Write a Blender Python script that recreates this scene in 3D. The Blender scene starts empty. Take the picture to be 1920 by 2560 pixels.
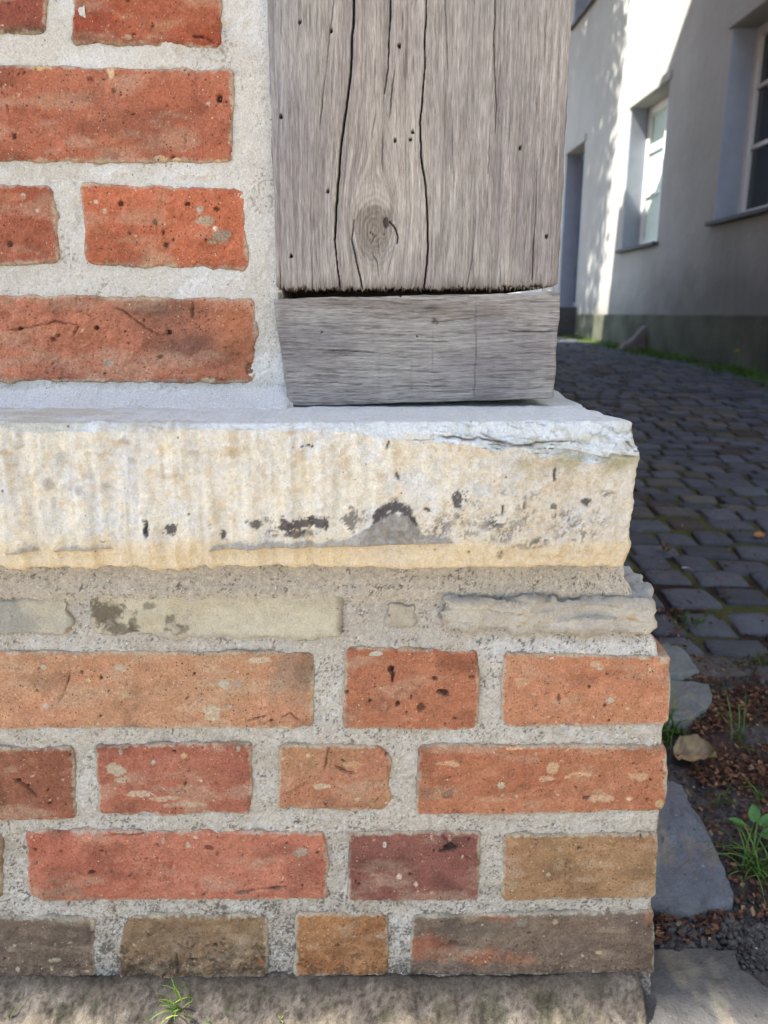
import bpy, math, numpy as np
from mathutils import Vector, Euler
R = math.radians
SC = bpy.context.scene
COL = SC.collection

# ------------------------------------------------------------------ camera, sky, sun, exposure
ZC = 0.565                      # camera height
PITCH = R(14.43); FPX = 1924.0
cd = bpy.data.cameras.new("camera"); cam = bpy.data.objects.new("camera", cd); COL.objects.link(cam)
cam.location = (0, 0, ZC); cam.rotation_euler = (math.pi/2 - PITCH, 0, 0)
cd.sensor_fit = 'VERTICAL'; cd.sensor_height = 9.6; cd.sensor_width = 7.2
cd.lens = 9.6*FPX/2560; cd.clip_start = 0.02; cd.clip_end = 500
cd.dof.use_dof = True; cd.dof.focus_distance = 0.57; cd.dof.aperture_fstop = 2.8
SC.camera = cam

SUN_EL = R(56); SUN_PHI = R(10.2)     # sun to the left (-X), a touch in front of the wall
sdir = Vector((-math.cos(SUN_EL)*math.cos(SUN_PHI), -math.cos(SUN_EL)*math.sin(SUN_PHI), math.sin(SUN_EL)))
w = bpy.data.worlds.new("World"); SC.world = w; w.use_nodes = True
nt = w.node_tree; bg = nt.nodes['Background']
sky = nt.nodes.new('ShaderNodeTexSky'); sky.sky_type = 'NISHITA'; sky.sun_disc = False
sky.sun_elevation = SUN_EL; sky.sun_rotation = math.atan2(sdir.x, sdir.y)
nt.links.new(sky.outputs[0], bg.inputs[0]); bg.inputs[1].default_value = 0.14
sl = bpy.data.lights.new("sun", 'SUN'); sl.energy = 4.4; sl.angle = R(0.53); sl.color = (1, .94, .85)
so = bpy.data.objects.new("sun", sl); COL.objects.link(so); so.location = (-5, -3, 8)
so.rotation_euler = sdir.to_track_quat('Z', 'Y').to_euler()
vs = SC.view_settings; vs.view_transform = 'Standard'; vs.look = 'None'; vs.exposure = 2.0; vs.gamma = 1; vs.use_curve_mapping = False

# ------------------------------------------------------------------ pixel (1920x2560 photo) <-> world
cP, sP = math.cos(PITCH), math.sin(PITCH)
def on_y(x, y, Y):
    v = 1280-y; fy = FPX*cP+v*sP; fz = -FPX*sP+v*cP
    return ((x-960)/fy*Y, ZC+fz/fy*Y)
def on_z(x, y, z):
    v = 1280-y; fy = FPX*cP+v*sP; fz = -FPX*sP+v*cP
    Y = (z-ZC)/fz*fy
    return ((x-960)/fy*Y, Y)
K = 1.5
def S(r, g, b, k=None):
    c = np.array([r, g, b])/255.0
    c = np.where(c <= .04045, c/12.92, ((c+.055)/1.055)**2.4)
    return c/(k or K)

# ------------------------------------------------------------------ noise
_rs = np.random.RandomState(7)
PERM = _rs.permutation(4096).astype(np.int64); VAL = _rs.uniform(-1, 1, 4096)
def n3(x, y, z, seed=0):
    x = np.asarray(x, float)+seed*17.31; y = np.asarray(y, float)+seed*5.77; z = np.asarray(z, float)
    x, y, z = np.broadcast_arrays(x, y, z)
    xi = np.floor(x).astype(np.int64); yi = np.floor(y).astype(np.int64); zi = np.floor(z).astype(np.int64)
    fx = x-xi; fy = y-yi; fz = z-zi
    fx = fx*fx*(3-2*fx); fy = fy*fy*(3-2*fy); fz = fz*fz*(3-2*fz)
    def h(i, j, k): return VAL[PERM[(PERM[(PERM[i & 4095]+j) & 4095]+k) & 4095]]
    a = h(xi, yi, zi)*(1-fx)+h(xi+1, yi, zi)*fx
    b = h(xi, yi+1, zi)*(1-fx)+h(xi+1, yi+1, zi)*fx
    c = h(xi, yi, zi+1)*(1-fx)+h(xi+1, yi, zi+1)*fx
    d = h(xi, yi+1, zi+1)*(1-fx)+h(xi+1, yi+1, zi+1)*fx
    return (a*(1-fy)+b*fy)*(1-fz)+(c*(1-fy)+d*fy)*fz
def fb(x, y, z, oct=4, seed=0, g=.5):
    s = 0; a = 1; t = 0
    for o in range(oct):
        f = 2.03**o
        s = s+a*n3(x*f, y*f, z*f, seed+o*3); t += a; a *= g
    return s/t
def ss(a, b, x): 
    t = np.clip((x-a)/(b-a), 0, 1); return t*t*(3-2*t)
def mixc(c, d, m): 
    m = np.asarray(m)[:, None]; return c*(1-m)+np.asarray(d)*m
def seg_dist(x, z, pts):
    best = np.full(x.shape, 1e9); tt = np.zeros(x.shape); n = len(pts)-1
    for i in range(n):
        ax, az = pts[i]; bx, bz = pts[i+1]
        dx, dz = bx-ax, bz-az; L = dx*dx+dz*dz+1e-12
        t = np.clip(((x-ax)*dx+(z-az)*dz)/L, 0, 1)
        d = np.hypot(x-ax-t*dx, z-az-t*dz)
        m = d < best; best = np.where(m, d, best); tt = np.where(m, (i+t)/n, tt)
    return best, tt

# ------------------------------------------------------------------ mesh helpers
def make(name, V, F, mat, parent=None, col=None, smooth=True, uv=None):
    V = np.asarray(V, float)
    if parent is not None:
        off = np.array(parent.matrix_basis.translation)
        if parent.parent is not None: off = off+np.array(parent.parent.matrix_basis.translation)
        V = V-off
    me = bpy.data.meshes.new(name)
    if isinstance(F, np.ndarray):
        nf, k = F.shape
        me.vertices.add(len(V)); me.vertices.foreach_set('co', V.astype(np.float32).ravel())
        me.loops.add(nf*k); me.loops.foreach_set('vertex_index', F.astype(np.int32).ravel())
        me.polygons.add(nf)
        me.polygons.foreach_set('loop_start', np.arange(0, nf*k, k, dtype=np.int32))
        me.polygons.foreach_set('loop_total', np.full(nf, k, dtype=np.int32))
        me.update(calc_edges=True); me.validate()
    else:
        me.from_pydata([tuple(v) for v in V], [], [tuple(f) for f in F]); me.update()
    if smooth: me.polygons.foreach_set('use_smooth', np.ones(len(me.polygons), dtype=bool))
    if col is not None:
        a = me.color_attributes.new('Col', 'FLOAT_COLOR', 'POINT')
        c = np.ones((len(V), 4), np.float32); c[:, :3] = np.clip(col, 0, 1)
        a.data.foreach_set('color', c.ravel())
    me.materials.append(mat)
    o = bpy.data.objects.new(name, me); COL.objects.link(o)
    if parent is not None: o.parent = parent
    return o
def tag(o, label=None, cat=None, group=None, kind=None):
    if label: o['label'] = label
    if cat: o['category'] = cat
    if group: o['group'] = group
    if kind: o['kind'] = kind
    return o
def empty(name, loc, label, cat, group=None, rz=0):
    o = bpy.data.objects.new(name, None); COL.objects.link(o); o.location = loc; o.rotation_euler.z = rz
    o.empty_display_size = .05
    bpy.context.view_layer.update() if False else None
    return tag(o, label, cat, group)

def rbox(xs, ys, zs, r, faces='FBLRTD'):
    """surface grid of a cuboid with the given coordinate stations, edges rounded by r -> P, n, quads"""
    xs = np.asarray(xs, float); ys = np.asarray(ys, float); zs = np.asarray(zs, float)
    nx, ny, nz = len(xs), len(ys), len(zs); keys = []
    def key(i, j, k): return (i*ny+j)*nz+k
    I, J, Kk = np.arange(nx), np.arange(ny), np.arange(nz)
    for f in faces:
        if f == 'F': g = key(I[:, None], 0, Kk[None]); flip = False
        if f == 'B': g = key(I[:, None], ny-1, Kk[None]); flip = True
        if f == 'L': g = key(0, J[:, None], Kk[None]); flip = True
        if f == 'R': g = key(nx-1, J[:, None], Kk[None]); flip = False
        if f == 'T': g = key(I[:, None], J[None], nz-1); flip = False
        if f == 'D': g = key(I[:, None], J[None], 0); flip = True
        q = np.stack([g[:-1, :-1], g[1:, :-1], g[1:, 1:], g[:-1, 1:]], -1).reshape(-1, 4)
        if flip: q = q[:, ::-1]
        keys.append(q)
    q = np.concatenate(keys); u, inv = np.unique(q.ravel(), return_inverse=True)
    F = inv.reshape(-1, 4)
    k = u % nz; j = (u//nz) % ny; i = u//(nz*ny)
    p = np.stack([xs[i], ys[j], zs[k]], -1)
    lo = np.array([xs[0], ys[0], zs[0]])+r; hi = np.array([xs[-1], ys[-1], zs[-1]])-r
    mid = (lo+hi)/2; lo = np.minimum(lo, mid); hi = np.maximum(hi, mid)
    qn = np.clip(p, lo, hi); d = p-qn; L = np.linalg.norm(d, axis=1)+1e-9; n = d/L[:, None]
    P = qn+n*r
    return P, n, F
def stations(a, b, step, extra=()):
    n = max(2, int(round((b-a)/step))+1)
    return np.unique(np.concatenate([np.linspace(a, b, n), np.array(extra, float)]))

# ------------------------------------------------------------------ materials
def newmat(name):
    m = bpy.data.materials.new(name); m.use_nodes = True
    return m, m.node_tree, m.node_tree.nodes['Principled BSDF']
def N(t, kind, **kw):
    n = t.nodes.new(kind)
    for k, v in kw.items():
        if k in n.inputs: n.inputs[k].default_value = v
        else: setattr(n, k, v)
    return n
def mathn(t, op, a, b=None):
    n = t.nodes.new('ShaderNodeMath'); n.operation = op
    for i, v in enumerate((a, b)):
        if v is None: continue
        if isinstance(v, (int, float)): n.inputs[i].default_value = v
        else: t.links.new(v, n.inputs[i])
    return n.outputs[0]
def mixn(t, fac, a, b, mode='MIX'):
    n = t.nodes.new('ShaderNodeMix'); n.data_type = 'RGBA'; n.blend_type = mode
    for i, v in ((0, fac), (6, a), (7, b)):
        if isinstance(v, (int, float)): n.inputs[i].default_value = v
        elif isinstance(v, (tuple, list, np.ndarray)): n.inputs[i].default_value = (*v[:3], 1)
        else: t.links.new(v, n.inputs[i])
    return n.outputs[2]
def coords(t, scale=(1, 1, 1)):
    tc = t.nodes.new('ShaderNodeTexCoord'); mp = t.nodes.new('ShaderNodeMapping'); mp.inputs['Scale'].default_value = scale
    t.links.new(tc.outputs['Object'], mp.inputs[0]); return mp.outputs[0]
def noise(t, vec, scale, detail=3, rough=.6):
    n = N(t, 'ShaderNodeTexNoise', Scale=scale, Detail=detail, Roughness=rough); t.links.new(vec, n.inputs['Vector']); return n.outputs['Fac']
def ramp(t, fac, a, b):
    n = t.nodes.new('ShaderNodeMapRange'); n.inputs[1].default_value = a; n.inputs[2].default_value = b
    t.links.new(fac, n.inputs[0]); return n.outputs[0]
def bump(t, h, dist, strength=1, nrm=None):
    b = N(t, 'ShaderNodeBump', Strength=strength, Distance=dist); t.links.new(h, b.inputs['Height'])
    if nrm: t.links.new(nrm, b.inputs['Normal'])
    return b.outputs[0]
def attr_mat(name, rough=.9, stretch=(1, 1, 1), vary=((300, .25), (1200, .2)), bumps=((700, .0006),), specks=None, base=None, spec=.25):
    """surface colour from the mesh's Col attribute (or one base colour), broken up by procedural noise"""
    m, t, b = newmat(name)
    if base is None: c = N(t, 'ShaderNodeAttribute', attribute_name='Col').outputs['Color']
    else:
        c = N(t, 'ShaderNodeRGB').outputs[0]; c.default_value = (*base, 1)
    v = coords(t, stretch)
    for sc, amt in vary:
        n = noise(t, v, sc)
        f = mathn(t, 'ADD', mathn(t, 'MULTIPLY', mathn(t, 'SUBTRACT', n, .5), amt*3.2), 1.0)
        cc = N(t, 'ShaderNodeCombineColor')
        for i in range(3): t.links.new(f, cc.inputs[i])
        c = mixn(t, 1.0, c, cc.outputs[0], 'MULTIPLY')
    if specks:
        for sc, thr, rarity, colr in specks:
            vo = N(t, 'ShaderNodeTexVoronoi', Scale=sc); t.links.new(coords(t), vo.inputs['Vector'])
            sep = N(t, 'ShaderNodeSeparateColor'); t.links.new(vo.outputs['Color'], sep.inputs[0])
            rr = mathn(t, 'MULTIPLY', sep.outputs[1], thr)
            inside = ramp(t, mathn(t, 'SUBTRACT', vo.outputs['Distance'], rr), .06, -.06)
            pick = mathn(t, 'LESS_THAN', sep.outputs[0], rarity)
            c = mixn(t, mathn(t, 'MULTIPLY', mathn(t, 'MULTIPLY', inside, pick), .8), c, colr)
    t.links.new(c, b.inputs['Base Color'])
    b.inputs['Roughness'].default_value = rough; b.inputs['Specular IOR Level'].default_value = spec
    nr = None
    for sc, d in bumps: nr = bump(t, noise(t, v, sc, 4, .7), d, 1, nr)
    if nr: t.links.new(nr, b.inputs['Normal'])
    return m

M_BRICK = attr_mat('brick', .92, vary=((110, .12), (420, .26), (850, .40)), bumps=((260, .0012), (700, .0012)),
                   specks=((360, .26, .09, tuple(S(225, 196, 165))), (430, .34, .16, tuple(S(84, 54, 46))), (650, .4, .14, tuple(S(96, 62, 52))), (800, .34, .08, tuple(S(220, 190, 160)))))
M_MORTAR = attr_mat('mortar', .97, vary=((60, .05), (420, .13), (900, .30)), bumps=((450, .0008), (900, .0007)),
                    specks=((520, .34, .08, tuple(S(120, 108, 95))), (600, .45, .14, tuple(S(245, 240, 230)))))
M_STONE = attr_mat('sandstone', .9, vary=((70, .05), (300, .10), (800, .16)), bumps=((160, .0022), (420, .0016), (900, .0010)),
                   specks=((260, .3, .03, tuple(S(140, 120, 100))),))
M_POST = attr_mat('oak_upright', .85, stretch=(1, 1, .11), vary=((380, .14), (850, .40)), bumps=((600, .0016), (1100, .0010)))
M_BLOCK = attr_mat('oak_block', .85, stretch=(.12, .12, 1), vary=((380, .12), (850, .38)), bumps=((600, .0014), (1100, .0010)))
M_SLATE = attr_mat('slate', .75, vary=((25, .10), (140, .16), (600, .16)), bumps=((60, .004), (300, .0018)), spec=.25, specks=((150, .22, .12, tuple(S(190, 190, 190))), (90, .2, .10, tuple(S(60, 62, 60)))))
M_FOOT = attr_mat('dirty_cement', .97, vary=((60, .10), (300, .25), (800, .40)), bumps=((300, .0016), (800, .0012)))
M_SOIL = attr_mat('soil', .97, vary=((60, .18), (260, .30), (900, .30)), bumps=((120, .006), (450, .003)))
M_SETT = attr_mat('basalt', .8, vary=((30, .14), (120, .18), (350, .14)), bumps=((70, .005), (300, .002)), spec=.2)
M_LEAF = attr_mat('grass', .6, vary=((60, .1),), bumps=())
M_LITTER = attr_mat('litter', .85, vary=((200, .15),), bumps=((300, .001),))

# ------------------------------------------------------------------ bricks
def poly(Y, pts): return [on_y(x, y, Y) for x, y in pts]
BRICK_N = [0]
def brick(parent, Y, quad, base, alt=None, rc=(.004,)*4, depth=.11, cracks=(), spots=(), stain=None, step=.0009, rough=1.0, label=None,
          cream=1.0, dark=1.0, res=.35, lighttop=0.0, altamt=.8):
    """quad = TL,TR,BR,BL in photo pixels on the plane Y"""
    BRICK_N[0] += 1; seed = BRICK_N[0]*11; rs = np.random.RandomState(100+BRICK_N[0])
    TL, TR, BR, BL = [np.array(on_y(x, y, Y)) for x, y in quad]
    w_ = (np.linalg.norm(TR-TL)+np.linalg.norm(BR-BL))/2; h_ = (np.linalg.norm(TL-BL)+np.linalg.norm(TR-BR))/2
    r = .0032
    xs = stations(-w_/2, w_/2, step, (-w_/2+.0004, w_/2-.0004, -w_/2+.0014, w_/2-.0014)); zs = stations(-h_/2, h_/2, step, (-h_/2+.0004, h_/2-.0004))
    ys = np.array([0, .0006, .0014, .0024, .0035, .006, .012, .03, depth])
    P, n, F = rbox(xs, ys, zs, r, 'FLRTD')
    x, y, z = P.T.copy()
    # corner rounding of the outline (TL, TR, BR, BL radii)
    rc = list(rc)*4 if len(rc) == 1 else rc
    for (sx, sz, rad) in ((-1, 1, rc[0]), (1, 1, rc[1]), (1, -1, rc[2]), (-1, -1, rc[3])):
        p = (x*sx-(w_/2-rad))/rad; q = (z*sz-(h_/2-rad))/rad; m = (p > 0) & (q > 0)
        pp = p*np.sqrt(np.clip(1-q*q/2, .3, 1)); qq = q*np.sqrt(np.clip(1-p*p/2, .3, 1))
        x = np.where(m, sx*(w_/2-rad+pp*rad), x); z = np.where(m, sz*(h_/2-rad+qq*rad), z)
    ex = np.abs(x)/(w_/2); ez = np.abs(z)/(h_/2)
    y0 = y.copy()
    # ragged outline
    x = x+np.sign(x)*ss(.75, 1, ex)*(fb(z*60, y*0+np.sign(x)*3, y*60, 4, seed, .55)*.0030*rough)
    z = z+np.sign(z)*ss(.6, 1, ez)*(fb(x*70, y*0+np.sign(z)*5, y*60, 5, seed+1, .62)*.0032*rough)
    u = x/w_+.5; v = z/h_+.5
    X = (TL[0]*(1-u)+TR[0]*u)*v+(BL[0]*(1-u)+BR[0]*u)*(1-v)
    Z = (TL[1]*(1-u)+TR[1]*u)*v+(BL[1]*(1-u)+BR[1]*u)*(1-v)
    front = ss(.02, -.004, y0)
    e = np.minimum(w_/2-np.abs(x), h_/2-np.abs(z))
    hgt = (.3+.7*ss(0, .007, e))*fb(X*38, Z*38, seed, 3, seed)*.0026*rough+(.4+.6*ss(0, .004, e))*fb(X*170, Z*170, seed, 3, seed+2)*.0014*rough+fb(X*600, Z*600, seed, 2, seed+4)*.00035
    base = np.asarray(base, float); alt = base*.82 if alt is None else np.asarray(alt, float)
    c = np.tile(base, (len(X), 1))
    m = ss(-.15, .45, fb(X*22, Z*34, seed, 4, seed+6)); c = mixc(c, alt, m*altamt)
    c = c*(1+.14*fb(X*110, Z*110, 0, 4, seed+8))[:, None]
    m = ss(.28, .6, fb(X*60, Z*75, 0, 4, seed+9)); c = mixc(c, base*1.25+.02, m*.45)
    m = ss(.35, .6, fb(X*85, Z*60, 3, 4, seed+12)); c = mixc(c, base*.6, m*.5)
    if stain:
        for colr, fn in stain: c = mixc(c, colr, np.clip(fn(X, Z, seed), 0, 1))
    A = w_*h_*1e4; jn = fb(X*1100, Z*1100, 0, 2, seed+33)*.9
    for cnt, rr, colr, dep in ((int(A*.55*cream), (.0003, .0009), S(222, 180, 146), 0), (int(A*.05*cream), (.001, .0020), S(222, 186, 158), 0),
                               (int(A*.7*dark), (.0003, .0008), S(70, 42, 36), .0012), (int(A*.06*dark), (.0009, .0018), S(62, 42, 40), .0025)):
        for _ in range(cnt):
            sx, sz = rs.uniform(-w_/2, w_/2), rs.uniform(-h_/2, h_/2); rad = rs.uniform(*rr)*rs.uniform(.6, 1); an = rs.uniform(0, 3.1); el = rs.uniform(.45, 1)
            dx = (x-sx); dz = (z-sz)
            a = (dx*math.cos(an)+dz*math.sin(an))/rad; b = (-dx*math.sin(an)+dz*math.cos(an))/(rad*el)
            mk = np.clip(1.6-(np.sqrt(a*a+b*b)+jn)*1.3, 0, 1)*front
            c = mixc(c, colr, mk*.85); hgt = hgt-mk*dep
    for (px, py, rx, ry, colr, dep) in spots:
        cx, cz = on_y(px, py, Y); sc = Y/1960
        d = np.hypot((X-cx)/(rx*sc), (Z-cz)/(ry*sc))+fb(X*260, Z*260, 0, 3, seed+int(px))*.55
        mk = ss(1.12, .85, d)*front; c = mixc(c, colr, mk*.9); hgt = hgt-mk*dep
    for pts, wd in cracks:
        pw = poly(Y, pts); d, tt = seg_dist(X+fb(X*300, Z*300, 0, 2, seed)*.0008, Z+fb(X*300, Z*300, 5, 2, seed)*.0008, pw)
        mk = ss(wd*.00075, wd*.0001, d)*front*np.clip(np.minimum(tt, 1-tt)*6+.1, 0, 1)*(.6+.4*fb(X*200, Z*200, 2, 2, seed)); hgt = hgt-mk*.0028*min(wd, 1.6); c = mixc(c, base*.28, mk*.75)
    # mortar residue clinging to the edges
    m = ss(.0032, .0006, e+fb(X*240, Z*240, 0, 3, seed+14)*.0026)*front*ss(.35-res, .75-res, fb(X*40, Z*40, 0, 2, seed+15)*.5+.5)
    c = mixc(c, S(196, 186, 170), m*.8)
    c = c*(1-.25*ss(.003, .0004, e)*0)[:, None]
    sm = ss(.12, .5, fb(X*26, Z*75, 0, 4, seed+21)); c = mixc(c, S(206, 180, 156), sm*.30)
    sm = ss(.10, .5, fb(X*30, Z*50, 4, 4, seed+22)); c = c*(1-.26*sm)[:, None]
    lum = (c @ np.array([.25, .6, .15]))[:, None]; q_ = .20 if Y > .58 else .20; c = c*(1-q_)+lum*q_*np.array([1.07, 1.0, .80]); c = c*(np.array([1.03, .97, .86]) if Y > .58 else np.array([1.0, 1.03, .94]))
    y = y+n[:, 1]*hgt*1.0*front*-1*-1
    X = X+n[:, 0]*hgt*.5; Z = Z+n[:, 2]*hgt*.5
    o = make('brick', np.stack([X, Y+y, Z], -1), F, M_BRICK, parent, c)
    if label: o['label'] = label
    return o

GREY = S(190, 184, 172); GREYD = S(160, 152, 142); CREAM = S(238, 206, 160)
# ---- upper brick panel -----------------------------------------------------------
YU = .600; YP = .595
up = empty('brick_wall', (-.3, YU, .50), 'upper brick panel of bright red bricks in pale mortar, left of the grey oak post', 'brick wall')
brick(up, YU, [(-330, -140), (118, -140), (114, 86), (-330, 84)], S(160, 80, 62), S(148, 66, 52), rc=(.004, .004, .003, .004),
      stain=[(S(120, 100, 80), lambda X, Z, s: ss(on_y(0, 72, YU)[1]+.0035, on_y(0, 78, YU)[1], Z)*.8)])  # dark underside of the brick painted along its bottom edge
brick(up, YU, [(182, -140), (556, -140), (560, 122), (172, 108)], S(184, 94, 62), S(168, 74, 48), rc=(.004, .004, .007, .006), rough=1.5,
      spots=[(320, 92, 7, 5, S(205, 175, 150), 0), (498, 92, 14, 3, S(70, 30, 25), .001)], cracks=[([(500, 94), (520, 98), (530, 103)], 1)])
brick(up, YU, [(-330, 153), (584, 172), (581, 407), (-330, 402)], S(188, 104, 76), S(196, 118, 92), rc=(.003, .0025, .005, .003), rough=.8,
      spots=[(101, 167, 22, 11, S(232, 195, 130), -.0006), (276, 178, 7, 13, CREAM, -.0005), (400, 398, 15, 7, CREAM, -.0006), (441, 400, 11, 5, CREAM, -.0005), (548, 404, 8, 4, CREAM, 0),
             (549, 247, 6, 8, S(40, 22, 22), .003), (38, 343, 6, 6, S(75, 50, 45), .002), (521, 258, 6, 5, GREY, 0), (582, 255, 4, 8, CREAM, 0), (580, 384, 4, 4, S(30, 20, 18), .003),
             (227, 198, 7, 6, S(125, 60, 42), .001), (284, 226, 5, 5, S(90, 50, 40), .001)], cracks=[([(466, 330), (463, 352), (462, 372)], .9), ([(18, 262), (20, 285)], 1)])
brick(up, YU, [(-330, 448), (134, 462), (149, 660), (-330, 668)], S(180, 98, 72), S(168, 82, 58), rc=(.003, .007, .007, .004),
      spots=[(56, 490, 6, 6, S(235, 225, 215), -.0005), (92, 527, 4, 4, S(230, 220, 205), 0), (25, 610, 9, 9, S(62, 52, 52), .002), (28, 492, 26, 10, S(196, 122, 90), 0)])
brick(up, YU, [(196, 458), (613, 466), (621, 676), (212, 664)], S(206, 110, 74), S(194, 98, 62), rc=(.007, .006, .004, .009), rough=1.2, altamt=.5,
      spots=[(500, 525, 9, 7, GREY, -.0005), (518, 553, 24, 11, S(185, 172, 150), -.0006), (554, 590, 22, 14, S(160, 150, 135), -.0006), (532, 606, 16, 4, S(190, 160, 130), 0),
             (539, 571, 5, 5, S(240, 230, 215), -.0005), (240, 505, 5, 5, S(225, 205, 190), 0), (301, 509, 6, 6, S(60, 30, 24), .002), (470, 510, 6, 5, S(55, 28, 24), .002),
             (387, 555, 6, 6, S(75, 34, 26), .002), (415, 612, 7, 8, S(70, 40, 34), .002), (541, 522, 6, 5, S(90, 44, 30), .002), (390, 655, 50, 14, S(206, 140, 104), 0), (262, 528, 4, 7, GREY, 0)])
brick(up, YU, [(-330, 730), (641, 746), (639, 958), (-330, 954)], S(204, 122, 92), S(172, 104, 84), rc=(.003, .006, .007, .003), rough=1.1,
      stain=[(S(118, 88, 76), lambda X, Z, s: np.exp(-(((X-on_y(400, 770, YU)[0])/.035)**2+((Z-on_y(400, 770, YU)[1])/.011)**2))*.8),
             (S(120, 84, 76), lambda X, Z, s: np.exp(-(((X-on_y(490, 860, YU)[0])/.03)**2+((Z-on_y(490, 862, YU)[1])/.012)**2))*.75),
             (S(200, 122, 82), lambda X, Z, s: np.exp(-(((X-on_y(590, 850, YU)[0])/.014)**2+((Z-on_y(590, 850, YU)[1])/.035)**2))*.7)],
      cracks=[([(482, 748), (482, 775), (480, 800)], 1.6), ([(0, 830), (80, 818), (140, 803), (185, 812), (200, 812)], 1.4), ([(198, 814), (182, 842)], 1.8), ([(270, 765), (310, 778), (365, 822), (400, 840), (425, 830)], 1.1),
              ([(192, 735), (192, 760)], 1.0), ([(515, 943), (550, 948), (580, 952)], 1.2)],
      spots=[(271, 908, 12, 11, S(175, 165, 158), -.0006), (522, 950, 18, 7, S(215, 190, 160), -.001), (422, 831, 6, 6, S(45, 28, 24), .003), (243, 820, 6, 5, S(50, 30, 26), .003),
             (400, 893, 6, 4, S(50, 28, 26), .002), (52, 822, 5, 5, S(50, 30, 26), .003), (20, 757, 10, 6, S(170, 130, 105), 0), (625, 925, 12, 16, S(120, 86, 60), .001)])

def mortar_block(parent, name, xs, ys, zs, r, holes, dispf, colf, mat=M_MORTAR, faces='FRTD'):
    P, n, F = rbox(xs, ys, zs, r, faces)
    keep = np.ones(len(F), bool); cen = P[F].mean(1)
    for (x0, x1, z0, z1, yl) in holes:
        keep &= ~((cen[:, 0] > x0) & (cen[:, 0] < x1) & (cen[:, 2] > z0) & (cen[:, 2] < z1) & (cen[:, 1] < yl))
    F = F[keep]; P2 = dispf(P, n); c = colf(P, n)
    used, inv = np.unique(F.ravel(), return_inverse=True)
    return make(name, P2[used], inv.reshape(-1, 4), mat, parent, c[used])
def hole(Y, x0, y0, x1, y1, ins=14):
    a = on_y(x0+ins, y0+ins, Y); b = on_y(x1-ins, y1-ins, Y)
    a2 = on_y(x0+ins, y1-ins, Y); b2 = on_y(x1-ins, y0+ins, Y)
    return (max(a[0], a2[0]), min(b[0], b2[0]), b[1], a[1], Y+.01)
HU = [hole(YU, -330, -140, 110, 80), hole(YU, 184, -140, 550, 100), hole(YU, -330, 172, 578, 400), hole(YU, -330, 464, 130, 655), hole(YU, 215, 468, 608, 660), hole(YU, -330, 748, 634, 950)]
zl = ZC-.0693                       # top of the sandstone ledge
XPOST = (-.0800, .1290)
def d_up(P, n):
    X, Y, Z = P.T
    h = fb(X*45, Z*45, 1, 3, 3)*.0012+fb(X*300, Z*300, 1, 3, 5)*.0007+fb(X*900, Z*900, 1, 2, 8)*.0005
    y = Y-h
    # bed joint flares forward onto the ledge
    y = y-ss(zl+.0155+.0025*fb(X*50, 0, 0, 3, 10), zl-.003, Z)*(.018+.004*fb(X*40, 0, 0, 3, 9))+ss(.3, .6, fb(X*60, Z*60, 9, 3, 11))*.0015
    # strip beside the post sits a little proud
    y = y-ss(-.112, -.100, X)*.0012
    a0 = on_y(684, 752, YP); a1 = on_y(724, 1018, YP); xe = np.where(Z > a0[1], -.0765, a0[0]+(a1[0]-a0[0])*(a0[1]-Z)/(a0[1]-a1[1])+.003)+.001*fb(Z*150, 0, 0, 2, 3)
    X = np.minimum(X, xe); y = y+ss(xe-.004, xe-.0005, X)*.006*(Z < ZC+.015)
    return np.stack([X, y, Z], -1)
def c_up(P, n):
    X, Y, Z = P.T
    c = np.tile(S(226, 218, 205), (len(X), 1))
    c = mixc(c, S(236, 231, 224), ss(-.1, .5, fb(X*18, Z*30, 0, 3, 21))*.8)
    c = mixc(c, S(214, 205, 190), ss(.05, .5, fb(X*30, Z*45, 0, 4, 22))*.6)
    m = np.maximum(0, fb(X*650, Z*650, 0, 2, 23))*ss(.0, .5, fb(X*30, Z*30, 0, 3, 24)+.05); c = mixc(c, S(150, 138, 120), ss(.1, .45, m)*.7)
    c = mixc(c, S(216, 219, 225), ss(zl+.025, zl+.008, Z)*.5)  # flared bed joint tinted bluish, skylight put into its colour
    return c
xsu = np.unique(np.concatenate([stations(-.9, -.34, .08), stations(-.34, -.064, .001)]))
zsu = np.unique(np.concatenate([stations(zl-.004, .80, .001)]))
mortar_block(up, 'mortar', xsu, np.array([YU+.0024, YU+.0038, YU+.01, .70]), zsu, .001, HU, d_up, c_up)

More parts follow.
